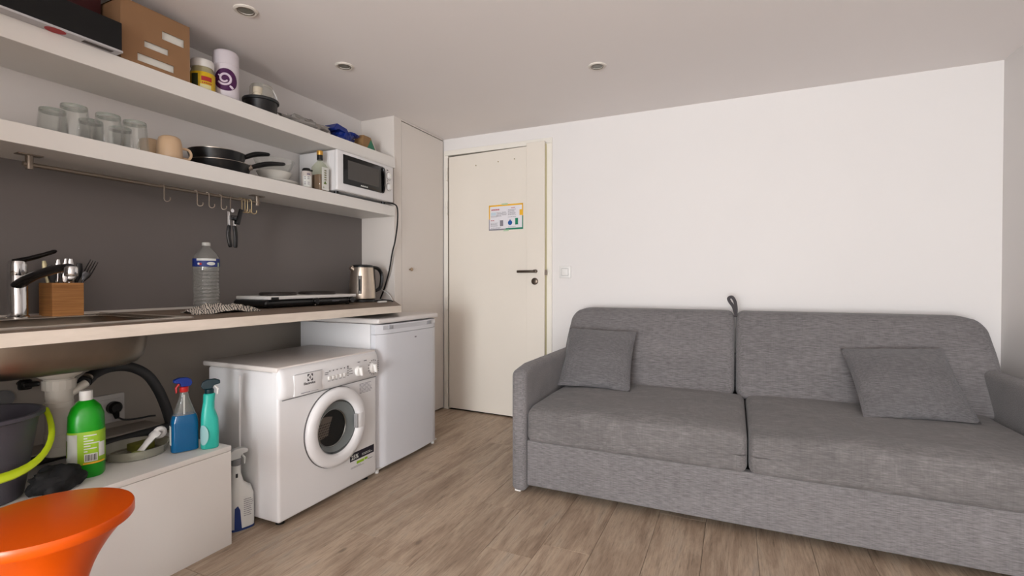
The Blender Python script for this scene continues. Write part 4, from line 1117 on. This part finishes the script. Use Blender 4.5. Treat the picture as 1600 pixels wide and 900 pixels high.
MB().tube([(sx_, sy_, pz + .01), (sx_, sy_, pz + .21)], .003, 8).build('dip_tube', WHITEP, bs)
MB().box(-.0447, -.0436, -.014, .014, .03, .100, M=Matrix.Translation((sx_, sy_, pz)) @ RB).build('side_label', LABELW, bs)
trigger_head((sx_, sy_, pz + .222), (-.25, -1.0, 0), BLUEP, RED, RED, bs, 1.0)
qx, qy = -1.832, 1.214
ts = thing('spray_bottle', 'turquoise spray bottle with dark head and white trigger', 'spray bottle', (qx, qy, pz))
RT = Matrix.Rotation(math.radians(60), 4, 'Z')
MB().se([(0, .027, .022, 0, 0, 3), (.004, .030, .025, 0, 0, 3), (.06, .030, .025, .001, 0, 3), (.11, .029, .024, .0, 0, 3), (.15, .021, .020, -.004, 0, 2.4), (.175, .019, .018, -.002, 0, 2.2), (.205, .020, .019, .0, 0, 2.2), (.209, .017, .016, 0, 0, 2)], (qx, qy, pz), M=RT, seg=36).build('bottle_body', TEAL, ts)
disc_on_cyl((qx, qy, pz), .030, math.radians(-78), .055, .020, 'oval_label', mat('pale_aqua_label', (150, 190, 190), .5), ts, .0012, 1.9)
trigger_head((qx, qy, pz + .205), (.50, .75, 0), NAVY, WHITEP, NAVY, ts, 1.05)
ux, uy = -1.855, 1.360
fs = thing('spray_bottle', 'white and navy spray bottle standing on the floor beside the washing machine', 'spray bottle', (ux, uy, 0))
RU = Matrix.Rotation(math.radians(72), 4, 'Z')
MB().se([(0, .042, .026, 0, 0, 3), (.005, .047, .030, 0, 0, 3), (.14, .046, .030, 0, 0, 3), (.175, .040, .028, -.004, 0, 2.6), (.195, .024, .022, -.014, 0, 2.2), (.235, .017, .018, -.018, 0, 2), (.270, .015, .015, -.018, 0, 2)], (ux, uy, 0), M=RU, seg=36).build('bottle_body', LIQW, fs)
MB().se([(.004, .0475, .0304, 0, 0, 3), (.006, .0478, .0308, 0, 0, 3), (.012, .0478, .0308, 0, 0, 3), (.013, .0472, .0304, 0, 0, 3)], (ux, uy, 0), M=RU, seg=36, cap=(False, False)).build('navy_foot_band', LIQN, fs)
MU = Matrix.Translation((ux, uy, 0)) @ RU
MB().prism([(-.036, .012), (-.008, .012), (-.014, .090), (-.022, .108), (-.034, .100)], -.0002, .0012, M=MU @ frame((0, -.0302, 0), (1, 0, 0), (0, 0, 1))).build('navy_print', LIQN, fs)
rects(MU @ frame((.000, -.0304, .06), (1, 0, 0), (0, 0, 1)), faux_lines(.036, .075, 9, 4, .3)).build('small_print', GREYINK, fs)
rects(MU @ frame((-.027, -.0210, .222), (1, 0, 0), (0, 0, 1)), [(0, .008, 0, .016)], .002).build('dark_mark', INK, fs)
trigger_head(MU @ Vector((-.018, 0, .268)), (.25, .95, 0), mat('pale_grey_trigger', (190, 192, 190), .4), mat('pale_grey_trigger', (190, 192, 190), .4), GREYP, fs, 1.25)
g2 = thing('green_bottle', 'bright green bottle hidden behind the floor spray bottle', 'bottle', (-1.96, 1.325, 0))
MB().se([(0, .036, .03, 0, 0, 2.5), (.20, .036, .03, 0, 0, 2.5), (.245, .016, .016, 0, 0, 2)], (-1.96, 1.325, 0)).build('bottle_body', GREEN, g2)
MB().lathe([(.017, .245), (.017, .275)], (-1.96, 1.325, 0), seg=18).build('cap', GREEN, g2)

# ------------------------------------------------------------------ orange stool
ox, oy = -1.492, .592
st = thing('stool', 'round orange plastic tam-tam stool in the near left corner', 'stool', (ox, oy, 0))
RS = .166
MB().lathe([(RS * .90, .430), (RS * .985, .434), (RS, .438), (RS, .4555), (RS * .988, .460), (RS * .97, .4605), (.001, .4605)], (ox, oy, 0), seg=72).build('seat', ORANGE, st)
pr = []
for i in range(25):
    t = i / 24
    zz = .432 * (1 - t)
    rr = .066 + (RS * .93 - .066) * (abs(1 - 2 * t) ** 2.2)
    pr.append((rr, zz))
MB().lathe(pr[:13], (ox, oy, 0), seg=64, cap=(False, False)).build('upper_body', ORANGE, st, ang=60)
MB().lathe(pr[12:] + [(RS * .95, -.0)], (ox, oy, 0), seg=64, cap=(False, True)).build('lower_body', ORANGE, st, ang=60)
MB().lathe([(.0675, .210), (.069, .213), (.069, .219), (.0675, .222)], (ox, oy, 0), seg=48, cap=(False, False)).build('joint_ring', ORANGE, st)

# ------------------------------------------------------------------ washing machine
wa = thing('washing_machine', 'white compact front-loading washing machine under the worktop', 'washing machine', (-1.93, 1.715, 0))
WY0, WY1, WXB, WXF = 1.412, 2.016, -2.14, -1.70
# solid body, the dark drum hollow is painted on its front
DCY, DCZ, DR = 1.728, .343, .183
MB().box(WXB, WXF, WY0, WY1, .022, .645, .012, 4).build('body', WHITEAPP, wa)
MB().box(WXB - .035, WXF - .005, WY0 - .001, WY1 + .001, .645, .667, .006, 3).build('top_lid', mat('lid_warm_white', (222, 214, 208), .35), wa)
# fascia: bulging panel, straight along y with a curved section
fa = MB(); sec = [(-1.735, .530), (-1.700, .5295), (-1.690, .533), (-1.683, .545), (-1.680, .575), (-1.684, .615), (-1.692, .645), (-1.703, .660), (-1.735, .664)]
def fsec(y, k): return [Vector((-1.735 + (x + 1.735) * k, y, z)) for x, z in sec]
fa.rings([fsec(WY0 + .001, .55), fsec(WY0 + .006, .80), fsec(WY0 + .016, .93), fsec(WY0 + .030, 1.0), fsec(WY1 - .012, 1.0), fsec(WY1 - .003, .93), fsec(WY1 + .001, .70)])
fa.build('control_panel', WHITEAPP, wa, ang=50)
MB().box(-1.702, -1.6985, WY0 + .02, WY1 - .006, .5262, .5292).build('panel_gap', GREYP, wa)
# side recess line
MB().tube([(-1.93, WY0 - .001, .07), (-1.93, WY0 - .001, .62)], .005, 8).build('side_rib', WHITEAPP, wa)
for y in (WY0 + .045, WY1 - .045):
    for x in (WXB + .05, WXF - .045): MB().lathe([(.018, 0), (.018, .012), (.010, .014), (.010, .030)], (x, y, 0), seg=16).build('foot', BLACKP, wa)
# door
dC = Vector((WXF, DCY, DCZ))
MB().lathe([(DR + .003, -.004), (DR + .004, .004), (DR + .001, .006)], dC, M=RY, seg=64, cap=(False, False)).build('door_gasket', mat('gasket_grey', (96, 94, 94), .6), wa)  # mid grey ring round the door
do = MB()
do.lathe([(DR, .0), (DR + .001, .014), (DR - .004, .024), (DR - .018, .031), (DR - .046, .030), (DR - .055, .022), (DR - .060, .004)], dC, M=RY, seg=72, cap=(False, False))
door = do.build('door', WHITEAPP, wa, ang=50)
# grip notch on the right of the ring (door handle)
MB().box(WXF + .018, WXF + .034, DCY + .116, DCY + .152, DCZ - .036, DCZ + .036, .004).build('door_handle', WHITEAPP, door)
MB().box(WXF + .012, WXF + .033, DCY + .108, DCY + .118, DCZ - .034, DCZ + .034, .002).build('handle_recess', mat('handle_lip', (150, 148, 148), .4), door)
MB().lathe([(.128, .010), (.129, .012), (.118, .006), (.090, -.012), (.050, -.022), (.001, -.024)], dC, M=RY, seg=56, cap=(False, True)).build('door_glass', PORTG, door)
def dring(r, dy, x): return [dC + Vector((x, dy + r * math.cos(2 * pi * i / 56), r * math.sin(2 * pi * i / 56))) for i in range(56)]
MB().rings([dring(.127, 0, .012), dring(.122, 0, .008), dring(.117, -.004, .0045), dring(.110, -.009, .0045), dring(.106, -.011, .003), dring(.086, -.024, .002)], (False, False)).build('rubber_ring', mat('grey_seal', (112, 117, 117), .4), wa)
MB().rings([dring(.127, 0, .0005), dring(.128, 0, .001), dring(.01, 0, .0012)], (False, True)).build('drum_dark_disc', mat('drum_shade', (20, 22, 22), .45), wa)  # flat dark disc, shade of the drum hollow put into its colour
MB().lathe([(.086, -.002), (.0875, .003), (.085, .005), (.082, .002)], dC + Vector((.001, -.024, .0)), M=RY, seg=48, cap=(False, False)).build('drum_lip', mat('drum_steel', (130, 132, 130), .25, 1.0), wa)
dp = MB().prism([(-.098, .060), (-.048, .058), (-.022, .052), (-.040, .010), (-.05, -.030), (-.1, -.038), (-.112, 0)], 0, .0015, M=frame(dC + Vector((.002, 0, 0)), (0, 1, 0), (0, 0, 1)))
dp.build('drum_plate', mat('drum_plate_steel', (128, 120, 112), .4, .7), wa, smooth=False)
hl = MB()
for i in range(8):
    for j in range(6):
        yy, zz = -.104 + i * .0095 + (j % 2) * .0045, -.030 + j * .0115
        if zz > .03 and yy > -.06: continue
        hl.lathe([(.0026, 0), (.0026, .001)], dC + Vector((.0034, yy, zz)), M=RY, seg=6)
hl.build('drum_holes', BLACKM, wa, smooth=False, kind='stuff')
# fascia details: plane leaning slightly
FX = -1.6795
def FM(y, z, off=.0): return frame((FX + off, y, z), (0, 1, 0), (0, 0, 1))
MB().box(-1.690, FX + .0005, 1.476, 1.628, .536, .626, .002).build('detergent_drawer', WHITEAPP, wa)
MB().tube([(FX, 1.48, .6285), (FX, 1.63, .6285)], .0008, 5).build('drawer_gap', GREYP, wa)
lg = MB(); LM = FM(1.560, .606, .0008)
for k in range(4):   # square emblem with notches: four corner brackets and a pointed centre
    R4 = LM @ Matrix.Rotation(k * pi / 2, 4, 'Z')
    lg.prism([(.005, .015), (.015, .015), (.015, .004), (.011, .004), (.009, .009), (.005, .011)], 0, .0006, M=R4)
lg.prism([(-.006, 0), (.004, .008), (.002, 0), (.004, -.008)], 0, .0006, M=LM)
lg.build('emblem', mat('logo_grey', (70, 68, 70), .5), wa, smooth=False)
text('Electrolux', .0155, FM(1.525, .577, .0008), mat('logo_grey', (70, 68, 70), .5), wa, bold=.0003)
rects(FM(1.51, .543, .0008), [(0, .05, 0, .0025), (.055, .095, 0, .0015)]).build('model_print', GREYINK, wa, smooth=False)
for i, y in enumerate((1.672, 1.696, 1.717, 1.744, 1.767)):
    MB().box(FX - .004, FX + .004, y - .008, y + .008, .574, .590, .003).build('button', WHITEP, wa)
pp = []
for i, y in enumerate((1.672, 1.694, 1.717, 1.742, 1.764, 1.787)):
    pp.append((y - 1.65, y - 1.65 + .005, .611 - .55, .616 - .55))
for i in range(5): pp += [(.137, .142, .022 + i * .011, .026 + i * .011)]
pp += [(-.004, .016, .058, .060), (-.006, .016, .050, .052), (.147, .165, .052, .054), (.147, .170, .040, .042), (.147, .172, .028, .030)]
pp += [(y - 1.66, y - 1.645, .018, .0195) for y in (1.672, 1.696, 1.717, 1.744, 1.767)]
for a in range(11):
    t = pi * .35 + a * pi * 1.3 / 10
    pp.append((.315 + .036 * math.cos(t), .315 + .036 * math.cos(t) + .008, .034 + .036 * math.sin(t), .034 + .036 * math.sin(t) + .003))
for a in range(6): pp.append((.350, .359, .010 + a * .010, .013 + a * .010))
pp += [(.205, .222, .075, .078), (.25, .27, .076, .079)]
rects(FM(1.65, .55, -.0005), pp).build('panel_print', INK, wa, smooth=False)
for y in (1.862, 1.965):
    k = MB().lathe([(.025, -.004), (.025, .006), (.022, .010), (.020, .012)], (FX - .001, y, .582), M=RY, seg=32).build('dial', WHITEP, wa)
    MB().obox((FX + .018, y, .582), (.016, .013, .044), Matrix.Rotation(.25, 3, 'X'), .004).build('dial_grip', WHITEP, k)
rects(frame((WXF, 1.890, .463), (0, 1, 0), (0, 0, 1)), faux_lines(.10, .052, 8, 11, .35)).build('instruction_print', GREYINK, wa, smooth=False)
lb = MB(); lb.box(0, .172, .038, .078, 0, .0006, M=frame((WXF, 1.822, .102), (0, 1, 0), (0, 0, 1)))
lb.build('dark_sticker', LABELK, wa, smooth=False)
text('25%', .030, frame((WXF + .0007, 1.830, .148), (0, 1, 0), (0, 0, 1)), LABELW, wa, bold=.0006)
rects(frame((WXF + .0007, 1.905, .150), (0, 1, 0), (0, 0, 1)), faux_lines(.078, .013, 2, 3, .4)).build('sticker_print', LABELW, wa, smooth=False)
rects(frame((WXF, 1.868, .118), (0, 1, 0), (0, 0, 1)), [(0, .052, .0, .013), (.056, .078, .003, .014)]).build('green_print', LABELG, wa, smooth=False)
rects(frame((WXF, 1.828, .104), (0, 1, 0), (0, 0, 1)), [(0, .09, 0, .0015), (.0, .07, .005, .0065), (.12, .155, .012, .015)]).build('fine_print', GREYINK, wa, smooth=False)

# ------------------------------------------------------------------ fridge
fg = thing('fridge', 'white under-counter fridge beside the washing machine', 'fridge', (-1.98, 2.325, 0))
FY0, FY1 = 2.040, 2.605
MB().box(-2.27, -1.762, FY0, FY1, .022, .796, .004).build('cabinet', WHITEAPP, fg)
MB().box(-2.275, -1.702, FY0 - .003, FY1 + .003, .798, .826, .010, 4).build('top_slab', mat('fridge_top_white', (220, 214, 210), .4), fg)
# door: slightly convex front
fd = MB()
def dsec(z, k=0.0):
    pts = []
    for i in range(17):
        t = i / 16; y = FY0 + .001 + (FY1 - FY0 - .002) * t
        bulge = -1.713 + .020 * (1 - (2 * t - 1) ** 2) ** .6 - k
        if i in (0, 16): bulge = -1.728 - k
        pts.append(Vector((bulge, y, z)))
    pts += [Vector((-1.757, FY1 - .001, z)), Vector((-1.757, FY0 + .001, z))]
    return pts
fd.rings([dsec(.032), dsec(.740)])
fdo = fd.build('door', mat('door_cool_white', (212, 212, 216), .32), fg, ang=30)
MB().rings([dsec(.742), dsec(.792)]).build('door_cap', mat('door_cool_white', (212, 212, 216), .32), fg, ang=30)
MB().grid(lambda u, v: dsec(.764 + .022 * v)[1 + int(round(u * 14))] + Vector((.0012, 0, 0)), 14, 1).build('grip_rail', mat('silver_grip', (206, 206, 210), .25, .2), fdo, ang=30)
for (a, bq) in ((2.115, 2.150), (2.470, 2.520)):
    MB().box(-1.702, -1.6945, a, bq, .766, .786, .001).build('grip_end', mat('grip_end_grey', (158, 158, 162), .4), fdo)  # plain grey blocks at the grip ends
MB().box(-1.7, -1.6925, 2.342, 2.360, .698, .706).build('maker_badge', GREYINK, fdo)
MB().box(-1.757, -1.715, FY0, FY1, .022, .030, .001).build('door_foot_trim', WHITEP, fg)
for y in (FY0 + .018, FY1 - .018):
    for x in (-1.735, -2.24): MB().lathe([(.011, 0), (.011, .024)], (x, y, 0), seg=12).build('foot', WHITEP, fg)

# ------------------------------------------------------------------ sofa
sf = thing('sofa', 'grey fabric two-seat sofa bed against the white wall', 'sofa', (.07, 2.7, 0))
AX0, AX1 = -.985, -.908
def arm(x0, x1):
    return MB().rbox((x0, 2.140, .006), (x1, 3.24, .612), .030, (2, 10, 6), warp=lambda p: Vector((p.x, p.y, p.z - (.030 * max(0, (2.25 - p.y) / .11) ** 2 if p.z > .5 and p.y < 2.25 else 0))))
arm(AX0, AX1).build('armrest', SOFA, sf)
arm(1.050, 1.127).build('armrest', SOFA, sf)
for x in (AX0 + .012, 1.062):
    for y in (2.165, 3.20): MB().box(x, x + .03, y, y + .02, 0, .008).build('glide', WHITEP, sf)
MB().rbox((AX1 + .002, 2.158, .040), (1.048, 2.20, .258), .006, (14, 2, 3)).build('front_rail', SOFA, sf)
MB().box(AX1 + .002, 1.048, 2.21, 3.18, .06, .24).build('bed_frame', BLACKM, sf)
def seat(x0, x1):
    cxm = (x0 + x1) / 2; hw = (x1 - x0) / 2
    def warp(p):
        u = (p.x - cxm) / hw; v = (p.y - 2.5) / .38
        q = p.copy()
        if p.z > .33:
            q.z += .008 * (1 - u ** 4) * max(0, 1 - abs(v) ** 2.5) - .010 * abs(u) ** 6
            q.z += .0035 * noise.noise(Vector((p.x * 5, p.y * 5, 1)))
        if p.z > .33: q.z -= .022 * max(0, (2.235 - p.y) / .09) ** 2
        if p.y < 2.3: q.y -= .006 * (1 - u ** 6)
        return q
    return MB().rbox((x0, 2.146, .252), (x1, 2.88, .430), .030, (22, 18, 5), warp)
seat(AX1 + .003, .050).build('seat_cushion', SOFAS, sf, ang=80)
seat(.056, 1.046).build('seat_cushion', SOFAS, sf, ang=80)
def back(x0, x1, outer):
    def warp(p):
        t = (p.z - .40) / .45                      # lean back towards the wall
        q = p.copy()
        q.y += .30 * max(0, t) * (1 - .27 * min(1, max(0, (p.y - 2.82) / .23)))
        u = (p.x - x0) / (x1 - x0)
        if p.y < 2.95: q.y -= .014 * math.sin(pi * min(max(u, 0), 1)) * math.sin(pi * min(max(t, 0), 1))
        e = (x0 - p.x if outer < 0 else p.x - x1)  # <0 inside
        s_ = max(0.0, 1 + e / .12)
        if t > .6: q.z -= .045 * s_ ** 2.2 * (t - .6) / .4
        if outer: q.x += (-outer) * .045 * max(0, t) ** 1.2 * s_ * 0 + outer * .0
        q.z += .003 * noise.noise(Vector((p.x * 3, 0, 1)))
        return q
    return MB().rbox((x0, 2.82, .400), (x1, 3.05, .850), .045, (20, 4, 12), warp)
back(-.985, .002, -1).build('back_cushion', SOFA, sf, ang=80)
back(.010, 1.128, 1).build('back_cushion', SOFA, sf, ang=80)
MB().box(AX1, 1.048, 3.12, 3.19, .06, .60).build('back_frame', SOFA, sf)
lp = spline([(.006, 3.13, .835), (-.004, 3.135, .875), (-.024, 3.14, .905), (-.030, 3.14, .925), (-.012, 3.14, .932), (.004, 3.135, .905), (.010, 3.125, .860), (.006, 3.10, .820)], 6)
MB().tube(lp, .009, 8, flat=.6, up=(0, 1, 0)).build('pull_strap', STRAPM, sf)

def cushion(name, bl_, br_, tr_, tl_, th, label, seed):
    bl_, br_, tr_, tl_ = map(Vector, (bl_, br_, tr_, tl_))
    n = ((br_ - bl_).cross(tl_ - bl_)).normalized()
    mb = MB()
    def shell(sg):
        def fn(u, v):
            p = bl_.lerp(br_, u).lerp(tl_.lerp(tr_, u), v)
            a, b2 = u * 2 - 1, v * 2 - 1
            prof = max(0, (1 - a ** 2)) ** .55 * max(0, (1 - b2 ** 2)) ** .55
            # edges drawn in between the corner ears
            c = bl_.lerp(br_, .5).lerp(tl_.lerp(tr_, .5), .5)
            pull = .045 * ((1 - a * a) * b2 * b2 + (1 - b2 * b2) * a * a)
            p = p.lerp(c, pull)
            wr_ = .004 * noise.noise(Vector((a * 2.5 + seed, b2 * 2.5, sg)))
            return p + n * sg * (th * prof + (wr_ if prof > .2 else 0))
        return fn
    mb.grid(shell(1), 28, 28); mb.grid(shell(-1), 28, 28)
    bmesh.ops.remove_doubles(mb.bm, verts=mb.bm.verts, dist=2e-4)
    o = mb.build(name, PILLOWM, ang=80)
    tag(o, label, 'cushion', 'grey scatter cushions on the sofa')
cushion('cushion', (-.906, 2.602, .438), (-.503, 2.610, .436), (-.529, 2.950, .725), (-.946, 2.950, .732), .060, 'grey scatter cushion leaning on the sofa back at its left end', 1.0)
cushion('cushion', (.509, 2.535, .438), (.926, 2.610, .438), (.902, 2.950, .706), (.493, 2.950, .683), .060, 'grey scatter cushion leaning on the sofa back at its right end', 4.0)
